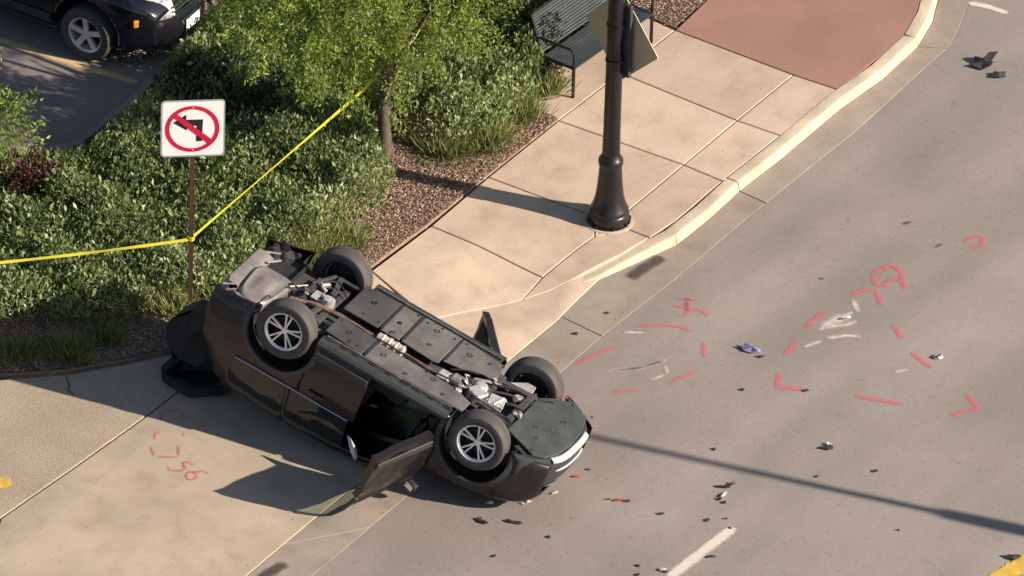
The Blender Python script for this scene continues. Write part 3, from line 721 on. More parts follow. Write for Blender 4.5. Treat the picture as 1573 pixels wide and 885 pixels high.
for s in (1, -1):                                            # suspension
    b = MB(); b.add([(1.10, .38*s, .22), (1.44, .40*s, .22), (1.40, .66*s, .25), (1.28, .66*s, .25), (1.10, .38*s, .25), (1.44, .40*s, .25), (1.40, .66*s, .28), (1.28, .66*s, .28)], [(0, 1, 2, 3), (4, 7, 6, 5), (0, 4, 5, 1), (1, 5, 6, 2), (2, 6, 7, 3), (3, 7, 4, 0)])
    b.build('control_arm', M['under_d'] if s > 0 else M['alum'], car, bevel=.012)
    b = MB(); b.tube([(1.46, .40*s, .27), (1.43, .64*s, .33)], .014, 8); b.build('tie_rod', M['steel'], car, smooth=40)
    b = MB(); b.bar((-1.20, .18*s, .27), (-1.30, .66*s, .30), .07, .04); b.bar((-1.50, .22*s, .29), (-1.36, .66*s, .31), .05, .035); b.build('rear_lateral_arm', M['under_d'], car, bevel=.01)
    b = MB(); b.bar((-.92, .60*s, .29), (-1.30, .64*s, .31), .06, .05); b.build('trailing_arm', M['under_d'], car, bevel=.012)
    b = MB(); pts = [(-1.30+.05*math.cos(a*.6), .42*s+.05*math.sin(a*.6), .33+.012*a*.6) for a in range(0, 42)]; b.tube(pts, .009, 6); b.build('coil_spring', M['steel'], car, smooth=40)
b = MB(); b.box((-1.26, .03, .30), (.24, .20, .13), None, .8); b.lathe([(0, -.09), (.07, -.08), (.09, 0), (.07, .06), (0, .08)], 14, Matrix.Translation((-1.16, .08, .245))); b.build('rear_differential', M['alum'], car, smooth=35)
b = MB(); b.bar((-1.12, -.46, .31), (-1.12, .46, .31), .09, .06); b.bar((-1.46, -.42, .31), (-1.46, .42, .31), .08, .06); b.bar((-1.12, .36, .31), (-1.46, .34, .31), .07, .06); b.bar((-1.12, -.36, .31), (-1.46, -.34, .31), .07, .06)
b.build('rear_subframe', M['under_d'], car, bevel=.015)
# silencer: rounded, pressed box on the left at the back; dark well on the right
b = MB(); n = 28; vs = []
for r_, z in ((1.0, .44), (1.0, .345), (.97, .315), (.90, .300), (.86, .295), (.82, .302), (.45, .296), (.41, .288), (.0, .286)):
    for k in range(n):
        a = 2*math.pi*k/n; cx = abs(math.cos(a))**.5*math.copysign(1, math.cos(a)); sy = abs(math.sin(a))**.5*math.copysign(1, math.sin(a))
        vs.append((-1.90+.235*r_*cx*(1-.18*r_*sy), .32+.42*r_*sy, z))
b.add(vs, [(i*n+k, i*n+(k+1) % n, (i+1)*n+(k+1) % n, (i+1)*n+k) for i in range(8) for k in range(n)]); b.build('silencer', M['bumper'], car, smooth=45)
b = MB(); b.box((-1.92, -.36, .42), (.42, .56, .04)); b.box((-1.72, -.36, .37), (.03, .56, .10)); b.build('spare_wheel_well', M['black'], car, bevel=.01)
b = MB(); vs = []
for i in range(9):
    for j in range(7):
        x = -2.26+.42*i/8; y = -.42-.42*j/6; vs.append((x+.04*math.sin(j*2.1), y, .40+.03*math.sin(i*1.7+j)+.02*math.sin(j*2.3)-.04*(j/6)+.10*abs(i/8-.4)))
b.add(vs, [(i*7+j, i*7+j+1, i*7+8+j, i*7+7+j) for i in range(8) for j in range(6)]); o = b.build('torn_bumper_liner', M['inner'], car, smooth=40); so = o.modifiers.new('shell', 'SOLIDIFY'); so.thickness = .015
for k, (p, q) in enumerate((((-2.28, -.38, .36), (-2.05, -.46, .30)), ((-2.30, .64, .37), (-2.18, .60, .32)), ((-2.24, .70, .40), (-2.12, .66, .33)), ((-2.10, -.20, .33), (-1.98, -.32, .29)))):
    b = MB(); b.bar(p, q, .03, .015); b.build('bent_bracket', M['alum'], car, bevel=.004)
for k in range(14):
    x, y = rnd.uniform(-1.5, -1.02), rnd.uniform(-.30, .30); b = MB()
    if k % 2: b.box((x, y, .25), (rnd.uniform(.05, .14), rnd.uniform(.03, .06), .05), Matrix.Rotation(rnd.uniform(0, 3), 3, 'Z'), .7)
    else: b.tube([(x, y, .26), (x+rnd.uniform(-.1, .1), y+rnd.uniform(-.1, .1), .225), (x+rnd.uniform(-.2, .2), y+rnd.uniform(-.2, .2), .26)], .012, 6)
    b.build(('brake_pipe', 'axle_bracket')[k % 2], M[('steel', 'alum', 'black', 'shield', 'rust')[k % 5]], car, bevel=.006 if k % 2 else 0, smooth=40)
for k in range(9):
    x = -.85+1.7*k/8+rnd.uniform(-.05, .05); b = MB(); b.box((x, .775, .222), (rnd.uniform(.05, .11), .03, .02)); b.build('jacking_slot', M['inner'], car, bevel=.004)
# rear bumper: lower lip that catches the light, broken at two mounts
b = MB(); vs = []; ny = 40
for i in range(ny+1):
    y = -.40+1.245*i/ny; bx = -2.33+.40*max(0, (abs(y)-.40)/.445)**2.2
    for dx, z in ((.25, .375), (.14, .335), (.03, .335), (.0, .37), (-.012, .45), (-.015, .58), (.0, .72), (.04, .80)): vs.append((bx+dx, y, z))
fs = []
for i in range(ny):
    ym = -.40+1.245*(i+.5)/ny
    for j in range(7):
        if j in (1, 2) and (.57 < ym < .70): continue
        fs.append((i*8+j, i*8+j+1, i*8+9+j, i*8+8+j))
b.add(vs, fs); o = b.build('rear_bumper', M['bumper'], car, smooth=45, fn=crush); so = o.modifiers.new('shell', 'SOLIDIFY'); so.thickness = .008
for s in (1, -1): MB().box((-2.16, .70*s, .90), (.20, .10, .22)).build('tail_lamp', M['fragr'], car, bevel=.02, fn=crush)
# front: splash shield, bumper, grille, lamps
tray([(1.52, -.46), (1.68, -.64), (1.88, -.76), (2.02, -.68), (2.12, -.56), (2.20, -.28), (2.22, .10), (2.18, .42), (2.10, .62), (1.96, .70), (1.80, .62), (1.52, .50)], .26, M['tray'], 'splash_shield', .03)
MB().box((2.0, -.56, .285), (.26, .18, .05), Matrix.Rotation(R(-25), 3, 'Z')).build('corner_shield', M['trim'], car, bevel=.02)
MB().box((1.88, .62, .30), (.30, .20, .05), Matrix.Rotation(R(22), 3, 'Z')).build('corner_shield', M['trim'], car, bevel=.02)
b = MB(); vs = []; ny = 40
for i in range(ny+1):
    y = -.86+1.72*i/ny; bx = 2.25-.42*(abs(y)/.86)**3.2
    for dx, z in ((-.10, .255), (-.005, .27), (.03, .33), (.035, .46), (.03, .56), (.02, .66), (-.02, .72)): vs.append((bx+dx, y, z))
b.add(vs, [(i*7+j, i*7+j+1, i*7+8+j, i*7+7+j) for i in range(ny) for j in range(6)]); o = b.build('front_bumper', M['trim'], car, smooth=45, fn=crush); so = o.modifiers.new('shell', 'SOLIDIFY'); so.thickness = .008
b = MB(); vs = []; ny = 16
for i in range(ny+1):
    y = -.36+.90*i/ny; bx = 2.25-.42*(abs(y)/.86)**3.2
    for dx, z in ((-.02, .252), (.020, .256), (.046, .275), (.050, .305)): vs.append((bx+dx, y, z))
b.add(vs, [(i*4+j, i*4+j+1, i*4+5+j, i*4+4+j) for i in range(ny) for j in range(3)]); o = b.build('skid_garnish', M['skid'], car, smooth=60, fn=crush); so = o.modifiers.new('shell', 'SOLIDIFY'); so.thickness = .01
b = MB(); b.tube([(2.25-.50*(abs(y)/.86)**2.8+.048, y, .45) for y in [-.30+.88*i/14 for i in range(15)]], .012, 6); b.build('chrome_lip', M['skid'], car, smooth=40)
for zc in (.62, .70):
    b = MB(); pts = []
    for i in range(15):
        y = -.5+1.0*i/14; pts.append((2.285-.50*(abs(y)/.86)**2.8-.04*(zc-.58)/.16, y, zc))
    b.tube(pts, .014, 6); b.build('grille_bar', M['chrome'], car, smooth=40, fn=crush)
for s in (1, -1):
    b = MB(); vs = []
    for i in range(9):
        f = i/8; y = .42+.42*f; x = 2.235-.50*(y/.86)**2.8-.10*f
        for z in (.70, .75, .80): vs.append((x+.03-.06*(z-.7)/.1, y*s, z))
    b.add(vs, [(i*3+j, i*3+j+1, i*3+4+j, i*3+3+j) for i in range(8) for j in range(2)]); o = b.build('headlight', M['lamp'], car, smooth=40, fn=crush); so = o.modifiers.new('shell', 'SOLIDIFY'); so.thickness = .02
    b = MB(); x = 2.25-.50*(.66/.86)**2.8
    b.box((x+.055, .66*s, .55), (.06, .13, .07), Matrix.Rotation(R(-38)*s, 3, 'Z')); o = b.build('fog_lamp', M['black'], car, bevel=.012)
    b2 = MB(); b2.bar((x+.125, .58*s, .50), (x+.03, .74*s, .50), .018, .022); b2.build('chrome_strip', M['chrome'], o)
    b2 = MB(); b2.bar((x+.125, .60*s, .60), (x+.04, .74*s, .60), .014, .018); b2.build('chrome_strip', M['chrome'], o)
# chrome window line along the left side
b = MB(); pts = []
for i in range(14):
    x = -1.75+1.55*i/13; y, z = section(x)[NS-1]; pts.append((x, y+.012, z+.01))
b.tube([crush(Vector(p)) for p in pts], .008, 6); b.build('window_chrome', M['chrome'], car, smooth=40)
b = MB(); b.tube([crush(Vector((-1.7+1.6*i/13, section(-1.7+1.6*i/13)[NS+NG][0]+.01, section(-1.7+1.6*i/13)[NS+NG-1][1]+.03))) for i in range(14)], .012, 6); b.build('roof_rail', M['alloy_d'], car, smooth=40)
# wheels: outer face left at y=.92
WZ = .36
wheel_parts(car, (-AX, .805, WZ), 1, 'split', M['alloy']); wheel_parts(car, (AX, .805, WZ), 1, 'split', M['alloy'], steer=R(-3))
wheel_parts(car, (-AX, -.805, WZ), -1, 'split', M['alloy']); wheel_parts(car, (AX, -.805, WZ), -1, 'split', M['alloy'], steer=R(-3))
# doors
for s in (1, -1):
    o = door_mesh(-.90, -.13, 0, s).build('rear_door', M['paint'], car, smooth=40, fn=crush)
    b = MB(); b.bar((-.78, .925*s, .90), (-.58, .925*s, .90), .03, .035); b.build('handle', M['paint'], o, bevel=.008, fn=crush)
    b = MB(); b.bar((-.86, .905*s, .42), (-.15, .915*s, .42), .03, .10); b.build('door_moulding', M['trim'], o, bevel=.01)
def hinged(s, rotm, drop, label):
    h = Vector((.86, .90*s, .30)); T = Matrix.Translation(h) @ rotm @ Matrix.Translation(-h)
    def fn(v):
        v = v+Vector((.012*noise.noise(v*2.5), .028*noise.noise(v*2.2+Vector((s, 0, 4)))+.015*noise.noise(v*7), .02*noise.noise(v*3)))
        w = CW @ (T @ v); w += Vector(drop); g = floor_z(w)+.010
        w.z = max(w.z, g+.004*noise.noise(w*9)); return CI @ w
    o = door_mesh(-.12, .86, 0, s).build('front_door', M['paint'], car, smooth=40, fn=fn); tag(o, label)
    b = MB()
    tl = [(-.11, .885, 1.0), (-.13, .80, 1.28), (-.12, .70, 1.50), (.10, .68, 1.53), (.34, .69, 1.47), (.60, .78, 1.25), (.80, .87, 1.01)]
    b.tube([(x, y*s, z) for x, y, z in tl], .026, 6); b.build('window_frame', M['trim'], o, smooth=40, fn=fn)
    g = MB(); vs = [(x, (y-.004)*s, z) for x, y, z in tl]; g.add(vs, [tuple(range(len(vs)))]); g.build('window_pane', M['glass'], o, fn=fn)
    b = MB(); b.box((.36, (.815)*s, .66), (.80, .03, .52)); b.box((.30, .79*s, .72), (.50, .06, .07)); b.build('door_card', M['fabric'], o, bevel=.02, fn=fn)
    b = MB(); b.bar((-.10, .91*s, .42), (.84, .91*s, .42), .03, .09); b.build('door_moulding', M['trim'], o, bevel=.01, fn=fn)
    b = MB(); b.box((.74, .985*s, 1.05), (.10, .15, .10)); b.build('wing_mirror', M['inner'], o, bevel=.03, fn=fn)
    b = MB(); b.box((.685, .985*s, 1.05), (.008, .12, .07)); b.build('mirror_glass', M['chrome'], o, fn=fn)
    return o
rv_ = Vector((R(11.2), R(1.2), R(-70.4)))
hinged(1, Matrix.Rotation(rv_.length, 4, rv_.normalized()), (-.08, -.13, -.15), 'front door swung open with its window frame on the ground')
hinged(-1, Matrix.Rotation(R(56), 4, 'Z'), (0, 0, 0), 'far front door open with its lower corner pointing up')
# cabin, seen through the open door
for s in (1, -1):
    b = MB(); b.box((.05, .40*s, .52), (.52, .50, .16)); b.box((-.26, .40*s, .84), (.16, .48, .60), Matrix.Rotation(R(-14), 3, 'Y')); b.box((-.36, .40*s, 1.22), (.10, .26, .18)); b.build('seat', M['fabric'], car, bevel=.05, fn=crush)
b = MB(); b.box((.86, 0, .82), (.36, 1.50, .34)); b.build('dashboard', M['black'], car, bevel=.06, fn=crush)
b = MB(); b.lathe([(.17+.016*math.cos(a), .016*math.sin(a)) for a in [k*math.pi/4 for k in range(8)]], 20, Matrix.Translation((.58, .40, .92)) @ Matrix.Rotation(R(-65), 4, 'Y'), closed=True); b.box((.58, .40, .92), (.04, .30, .05)); b.build('steering_wheel', M['black'], car, smooth=40)
b = MB(); ab = [G(533, 668, .62), G(538, 672, .62), G(548, 690, .5), G(549, 704, .42), G(545, 708, .40), G(538, 694, .48)]
c = sum(ab, Vector())/6; b.add([CI @ p for p in ab]+[CI @ (c+Vector((.02, -.06, .03))), CI @ (c+Vector((0, .05, 0)))], [(i, (i+1) % 6, 6) for i in range(6)]+[((i+1) % 6, i, 7) for i in range(6)]); b.build('airbag', M['airbag'], car, smooth=60)
# tailgate hanging open on the ground behind the roof
tg = empty('tailgate', parent=car)
def ring(pts, n=36, amp=.0, seed=0.):
    """closed smooth curve through photo-placed points (px, py, height), slightly crumpled"""
    P = [G(*p) for p in pts]; m = len(P); out = []
    for k in range(n):
        t = k/n*m; i = int(t); f = t-i; p0, p1, p2, p3 = P[(i-1) % m], P[i % m], P[(i+1) % m], P[(i+2) % m]; tau = .22
        m1, m2 = (p2-p0)*tau, (p3-p1)*tau; h = f*f*(3-2*f)
        q = p1*(2*f**3-3*f*f+1)+m1*(f**3-2*f*f+f)+p2*(3*f*f-2*f**3)+m2*(f**3-f*f)
        out.append(q+Vector((noise.noise(q*5+Vector((seed, 0, 0))), noise.noise(q*5+Vector((0, seed, 7))), noise.noise(q*5+Vector((3, 0, seed)))))*amp)
    return out
low = [(250, 584, .135), (272, 572, .14), (335, 578, .14), (358, 596, .135), (342, 609, .125), (288, 611, .125)]
rim = [(246, 568, .26), (270, 541, .34), (336, 541, .46), (364, 578, .42), (346, 597, .24), (286, 598, .22)]
rim2 = [(257, 569, .27), (277, 549, .36), (329, 549, .46), (352, 577, .42), (338, 590, .25), (291, 590, .23)]
dip = [(270, 574, .15), (283, 562, .17), (322, 562, .22), (340, 582, .20), (330, 592, .155), (294, 593, .145)]
n = 36; b = MB(); rg = [ring(low, n, .03, 1), ring(rim, n, .05, 2), ring(rim2, n, .05, 2), ring(dip, n, .02, 4)]
b.add([CI @ p for r__ in rg for p in r__], [(k*n+i, k*n+(i+1) % n, (k+1)*n+(i+1) % n, (k+1)*n+i) for k in range(3) for i in range(n)]); b.build('window_frame', M['inner'], tg, smooth=50)
b = MB(); b.add([CI @ p for p in rg[3]], [tuple(range(n))]); b.build('rear_window', M['dglass'], tg)
b = MB(); b.tube([CI @ p for p in ring(rim2, n, .05, 2)[4:26]], .010, 5); b.build('window_seal', M['trim'], tg, smooth=50)
A = [(256, 500, .72), (272, 487, .88), (291, 477, .98), (310, 488, .97), (327, 500, .95), (332, 522, .72), (331, 548, .45), (300, 566, .30), (262, 548, .34), (257, 524, .52)]
fr = ring(A, 40, .05, 5); ctr = sum(fr, Vector())/40; b = MB(); vs = []; nR = 5
for k in range(nR+1):
    f = 1-k/nR
    for p in fr:
        q = ctr+(p-ctr)*f; q = q+Vector((noise.noise(q*4), noise.noise(q*4+Vector((9, 0, 0))), noise.noise(q*4+Vector((0, 9, 0)))))*.07; vs.append(q)
bkp = [p+Vector((.14, .34, -.06)) for p in fr]
b.add([CI @ p for p in vs], [(k*40+i, k*40+(i+1) % 40, (k+1)*40+(i+1) % 40, (k+1)*40+i) for k in range(nR) for i in range(40)])
b.add([CI @ p for p in fr]+[CI @ p for p in bkp], [(i, (i+1) % 40, 40+(i+1) % 40, 40+i) for i in range(40)]+[tuple(range(40, 80))]); b.build('lower_panel', M['inner'], tg, smooth=30)  # colour darkened to hold the car's shadow on this panel
b = MB(); b.tube([CI @ G(324, 512, .9), CI @ G(324, 527, .75), CI @ G(322, 533, .7)], .015, 6); b.build('gas_strut', M['chrome'], tg)

# ---- the parked vehicle in the lot
hd = Vector((.869, -.495, 0)).normalized(); lh = Vector((-hd.y, hd.x, 0))
hub = G(130, 55, .36+ZW)
po = hub-hd*AX+lh*.92-Vector((0, 0, .36))
suv = empty('parked_car'); suv.matrix_world = Matrix(((hd.x, lh.x, 0, po.x), (hd.y, lh.y, 0, po.y), (0, 0, 1, po.z), (0, 0, 0, 1)))
tag(suv, 'black parked vehicle with silver five-spoke wheel in the shaded lot', 'car')
car_body(suv, M['suvpaint'], M['dglass'])
for s in (1, -1):
    for a, b_ in ((-.90, -.13), (-.12, .86)):
        o = door_mesh(a, b_, 0, s).build('door', M['suvpaint'], suv, smooth=40)
        h = MB(); h.bar((a+.08, .925*s, .90), (a+.28, .925*s, .90), .03, .035); h.build('handle', M['suvpaint'], o, bevel=.008)
        h = MB(); h.bar((a+.03, .915*s, .45), (b_-.03, .92*s, .45), .03, .11); h.build('door_moulding', M['trim'], o, bevel=.01)
    for ax in (AX, -AX):
        li = MB(); n = 18; vs = []
        for k in range(n+1):
            a = R(-10)+R(200)*k/n
            for y in (.50, .88): vs.append((ax+(AR+.012)*math.cos(a), y*s, AZ+(AR+.012)*math.sin(a)))
        li.add(vs, [(2*k, 2*k+1, 2*k+3, 2*k+2) for k in range(n)]); li.build('wheel_arch_liner', M['black'], suv)
        wheel_parts(suv, (ax, .805*s, .365), s, 'five', M['alloy_d'])
    b = MB(); vs = []
    for i in range(9):
        f = i/8; y = .30+.50*f; x = 2.235-.50*(y/.86)**2.8-.08*f
        for z in (.64, .74, .84, .92): vs.append((x+.055-.10*max(0, (z-.72))/.1*.5, y*s, z))
    b.add(vs, [(i*4+j, i*4+j+1, i*4+5+j, i*4+4+j) for i in range(8) for j in range(3)]); o = b.build('headlight', M['lamp'], suv, smooth=40); so = o.modifiers.new('shell', 'SOLIDIFY'); so.thickness = .02
    b = MB(); b.box((2.02, .77*s, .70), (.14, .03, .10), Matrix.Rotation(R(-55)*s, 3, 'Z')); b.build('turn_lamp', mat('amber_lens', (.6, .22, .03), .3), suv, bevel=.01)
b = MB(); vs = []; ny = 30
for i in range(ny+1):
    y = -.84+1.68*i/ny; bx = 2.27-.50*(abs(y)/.86)**2.8
    for dx, z in ((-.10, .25), (.0, .27), (.045, .36), (.05, .52), (.035, .60), (-.03, .64)): vs.append((bx+dx, y, z))
b.add(vs, [(i*6+j, i*6+j+1, i*6+7+j, i*6+6+j) for i in range(ny) for j in range(5)]); b.build('front_bumper', M['suvpaint'], suv, smooth=45)
for zc in (.66, .72, .78):
    b = MB(); b.bar((2.27-.08*(zc-.6), -.34, zc), (2.27-.08*(zc-.6), .34, zc), .03, .02); b.build('grille_bar', M['chrome'], suv, bevel=.004)
b = MB(); b.box((2.335, 0, .45), (.012, .31, .155)); b.build('number_plate', M['white'], suv, bevel=.003)
b = MB(); b.box((0, 0, .28), (3.9, 1.4, .06)); b.build('floor_pan', M['black'], suv)

# ------------------------------------------------------------------ lamp post with the back of a diamond sign
base = G(935, 338, ZW)
lp = empty('lamp_post', base); tag(lp, 'tall dark brown ornamental lamp post with flared base on the sidewalk', 'lamp post')
b = MB(); b.lathe([(.27, .0), (.27, .02), (.245, .03), (.25, .07), (.25, .13), (.235, .15), (.24, .18), (.225, .21), (.20, .27), (.178, .36), (.162, .48), (.150, .62), (.142, .74), (.136, .80)], 32); b.build('flared_base', M['iron'], lp, smooth=40)
b = MB(); b.lathe([(.136, .80), (.150, .82), (.154, .86), (.150, .90), (.136, .92), (.120, .95), (.112, .98)], 32); b.build('collar', M['iron'], lp, smooth=40)
b = MB(); pr = []
b.lathe([(.112, .97), (.106, 1.3), (.102, 2.2), (.096, 4.6), (.06, 4.62)], 20); b.build('shaft', M['iron'], lp, smooth=40)
b = MB(); b.lathe([(.06, 4.62), (.14, 4.68), (.16, 4.75), (.10, 4.78)], 20); b.build('lantern_holder', M['iron'], lp, smooth=40)
b = MB(); b.lathe([(.10, 4.78), (.19, 4.95), (.20, 5.15), (.14, 5.35), (.05, 5.42), (0, 5.43)], 20); b.build('lantern_globe', M['fragw'], lp, smooth=40)
b = MB()
for k in range(8):
    a = 2*math.pi*k/8+.2; b.lathe([(.016, .0), (.016, .035), (.006, .045)], 6, Matrix.Translation((.262*math.cos(a), .262*math.sin(a), .0)))
b.build('anchor_bolts', M['iron'], lp)
b = MB(); b.lathe([(.31, -.02), (.31, .006), (.26, .008)], 28); tag(b.build('footing', M['kerb'], lp))
# diamond sign, seen from behind
cS = G(955, 66, 0); zc = (338-66)/(PXM*math.cos(ELEV))+ZW
cpt = G(955, 66, zc)+Vector((.0, .14, 0))
sd = empty('diamond_sign', cpt); tag(sd, 'grey back of a diamond-shaped traffic sign on the lamp post', 'traffic sign')
hx = Vector((.70, -.714, 0)); r_ = .64; nn = Vector((-.714, -.70, 0))
b = MB(); cor = []
for k in range(4):
    a = math.pi/2*k
    for da in (-.07, -.035, 0, .035, .07):
        aa = a+da; rr = r_*(1-abs(da)*.97)-.004*(2-abs(da)/.035); cor.append(hx*rr*math.cos(aa)+Vector((0, 0, 1))*rr*math.sin(aa))
nC = len(cor)
b.add([p+nn*.003 for p in cor]+[p-nn*.003 for p in cor], [tuple(range(nC)), tuple(range(2*nC-1, nC-1, -1))]+[(i, nC+i, nC+(i+1) % nC, (i+1) % nC) for i in range(nC)]); b.build('sign_plate', M['aluback'], sd)
b = MB(); b.bar(nn*.05+hx*.16+Vector((0, 0, -.47)), nn*.05+hx*.16+Vector((0, 0, .55)), .10, .05, up=nn); b.build('dark_bar', M['under_d'], sd, bevel=.006)  # dark upright bar standing just off the sign's back
for z in (-.25, .25):
    b = MB(); b.lathe([(.108, -.02), (.112, -.02), (.112, .02), (.108, .02)], 20, Matrix.Translation(base-cpt+Vector((0, 0, zc-ZW+z))), closed=True); b.bar(Vector((base-cpt).xy.to_3d())+Vector((.0, .09, z)), Vector((0, 0, z)), .03, .04); b.build('clamp', M['iron'], sd)

# ------------------------------------------------------------------ second pole standing out of frame: its shadow crosses the road
pb = G(2700, 1061, .0)
pp = empty('traffic_pole', pb); tag(pp, 'dark steel pole standing beyond the right edge that shades the road', 'pole')
H2 = (pb-G(868, 678, 0)).length*math.tan(SUN_EL)
b = MB(); b.lathe([(.24, 0), (.24, .05), (.15, .12), (.125, .3), (.115, .64*H2), (.105, .68*H2)], 18); b.build('lower_shaft', M['iron'], pp, smooth=40)
b = MB(); b.lathe([(.055, .67*H2), (.05, H2-.1), (.045, H2), (0, H2+.01)], 16); b.build('upper_shaft', M['iron'], pp, smooth=40)

# ------------------------------------------------------------------ no left turn sign
sb = G(292, 482, BZ)
sg = empty('traffic_sign', sb, R(6.5)); tag(sg, 'white no left turn sign with red ring on a brown post', 'traffic sign')
SW, SH, SZ = .765, .80, 2.68
b = MB()
for sx in (-1, 1): b.bar((sx*.022, .012, -.3), (sx*.022, .012, SZ+.35), .036, .010)
b.bar((0, 0, -.3), (0, 0, SZ+.35), .010, .052); b.build('post', M['postm'], sg, bevel=.002)
def rrect(w, h, r, n=6):
    o = []
    for cx, cy, a0 in ((w-r, h-r, 0), (-w+r, h-r, 90), (-w+r, -h+r, 180), (w-r, -h+r, 270)):
        for k in range(n+1): a = R(a0+90*k/n); o.append((cx+r*math.cos(a), cy+r*math.sin(a)))
    return o
TS = Matrix.Translation((0, -.022, SZ)) @ Matrix.Rotation(R(90), 4, 'X')       # local x,y -> sign plane, z -> towards the viewer
b = MB(); b.prism(rrect(SW/2, SH/2, .05), -.006, .002, TS); b.build('sign_plate', M['edge'], sg)
b = MB(); b.prism(rrect(SW/2-.018, SH/2-.022, .042), .002, .004, TS); b.build('sign_face', M['white'], sg)
def uv(x, y): return ((x-480)/380*SW/2, (430-y)/345*SH/2)
b = MB(); P = [(-.0, 0)]; vs = []; n = 48
for k in range(n):
    a = 2*math.pi*k/n
    for f in (1.0, .845): vs.append(TS @ Vector((uv(475+322*f*math.cos(a), 430)[0], uv(0, 430-282*f*math.sin(a))[1], .0085)))
b.add(vs, [(2*k, 2*((k+1) % n), 2*((k+1) % n)+1, 2*k+1) for k in range(n)]); 
sl_ = [uv(*p) for p in ((228, 268), (268, 226), (716, 572), (672, 622))]
b.add([TS @ Vector((x, y, .0100)) for x, y in sl_], [(0, 1, 2, 3)]); b.build('red_ring', M['redp'], sg)
ar = [uv(*p) for p in ((600, 318), (590, 585), (520, 585), (525, 395), (408, 395), (410, 450), (245, 352), (400, 255), (402, 318))]
b = MB(); b.add([TS @ Vector((x, y, .0065)) for x, y in ar], [(0, 1, 2, 3), (0, 3, 4, 8), (4, 5, 6, 7, 8)]); b.build('turn_arrow', M['blackp'], sg)
b = MB()
for z in (.30, -.30): b.lathe([(.012, .0), (.012, .006), (.004, .009)], 8, TS @ Matrix.Translation((0, z, .004)))
b.build('bolt', M['edge'], sg)

# ------------------------------------------------------------------ bench
bd = Vector((.59, .807, 0)); bn = Vector((-.807, .59, 0))
bo = G(880, 150, ZW)
bn_root = empty('bench', bo); tag(bn_root, 'dark grey metal slatted bench facing the road', 'bench')
BM = Matrix(((bd.x, bn.x, 0, 0), (bd.y, bn.y, 0, 0), (0, 0, 1, 0), (0, 0, 0, 1)))       # x along the bench, y towards its back
BL = 1.62
def bpt(x, y, z): return BM @ Vector((x, y, z))
for i in range(11):
    y = -.02+.046*i; z = .45-.03*math.sin(math.pi*i/13)
    b = MB(); b.bar(bpt(.0, y, z), bpt(BL, y, z), .034, .010); b.build('seat_slat', M['bench'], bn_root)
for i in range(13):
    f = i/12; b = MB(); b.bar(bpt(0, .50+.16*f, .47+.46*f), bpt(BL, .50+.16*f, .47+.46*f), .028, .008, up=BM @ Vector((0, .94, -.33))); b.build('back_slat', M['bench'], bn_root)
for x in (.0, BL):
    for pts in ([(x, 0, 0), (x, 0, .44)], [(x, .44, 0), (x, .48, .44)]):
        b = MB(); b.tube([bpt(*p) for p in pts], .022, 8); b.build('leg', M['iron'], bn_root, smooth=40)
    b = MB(); b.tube([bpt(x, .0, .42), bpt(x, .49, .42), bpt(x, .68, .95)], .02, 8); b.tube([bpt(x, 0, .44), bpt(x, .0, .64), bpt(x, .05, .68), bpt(x, .54, .66)], .018, 8); b.build('arm_frame', M['iron'], bn_root, smooth=40)
b = MB(); b.tube([bpt(0, .0, .43), bpt(BL, .0, .43)], .02, 8); b.tube([bpt(0, .67, .95), bpt(BL, .67, .95)], .02, 8); b.build('rail', M['iron'], bn_root, smooth=40)

# ------------------------------------------------------------------ barrier tape
def tape(pts, w, name, label, sag=.0):
    b = MB(); vs = []; n = 60; L_ = [Vector(p) for p in pts]; tot = sum((L_[i+1]-L_[i]).length for i in range(len(L_)-1)); k = 0
    for i in range(n+1):
        t = i/n*(len(L_)-1); j = min(int(t), len(L_)-2); f = t-j; p = L_[j].lerp(L_[j+1], f); p = p+Vector((0, 0, -sag*4*f*(1-f)))
        d = (L_[j+1]-L_[j]).normalized(); a = -.55+.5*math.sin(i*.31)+.3*math.sin(i*.13+1)
        u = Vector((0, 0, 1)); s = d.cross(u).normalized(); v = u*math.cos(a)+s*math.sin(a)
        vs += [p+v*w/2, p+s*.002, p-v*w/2]
    b.add(vs, [(3*i+j, 3*i+j+1, 3*i+4+j, 3*i+3+j) for i in range(n) for j in range(2)])
    return tag(b.build(name, M['tape'], smooth=60), label, 'barrier tape', 'barrier tape round the scene')
hT = 1.10+BZ
st = empty('tape_stake', G(-262, 428+hT*PM*math.cos(ELEV)*0, hT)-Vector((0, 0, hT-BZ))); tag(st, 'thin brown stake left of the picture holding the barrier tape', 'stake')
MB().lathe([(.03, -.1), (.028, 1.25), (.0, 1.30)], 10).build('shaft', M['bark'], st, smooth=40)
pT = sb+Vector((0, -.03, hT-BZ))
tape([G(-260, 425, hT), pT+Vector((-.03, 0, -.01))], .036, 'barrier_tape', 'yellow barrier tape running left from the sign post', .05)
tape([pT+Vector((.03, .02, .03)), G(545, 150, hT+.05), G(634, 62, hT+.1), G(672, 0, hT+.1), G(702, -92, hT+.1), G(692, -190, hT+.1)], .036, 'barrier_tape', 'yellow barrier tape running up from the sign post behind the tree', .0)
b = MB(); b.lathe([(.036, -.03), (.042, -.03), (.042, .03), (.036, .03)], 10, Matrix.Translation(pT+Vector((0, .03, 0))), closed=True); tag(b.build('tape_knot', M['tape']), 'yellow tape wrapped round the sign post', 'barrier tape', 'barrier tape round the scene')

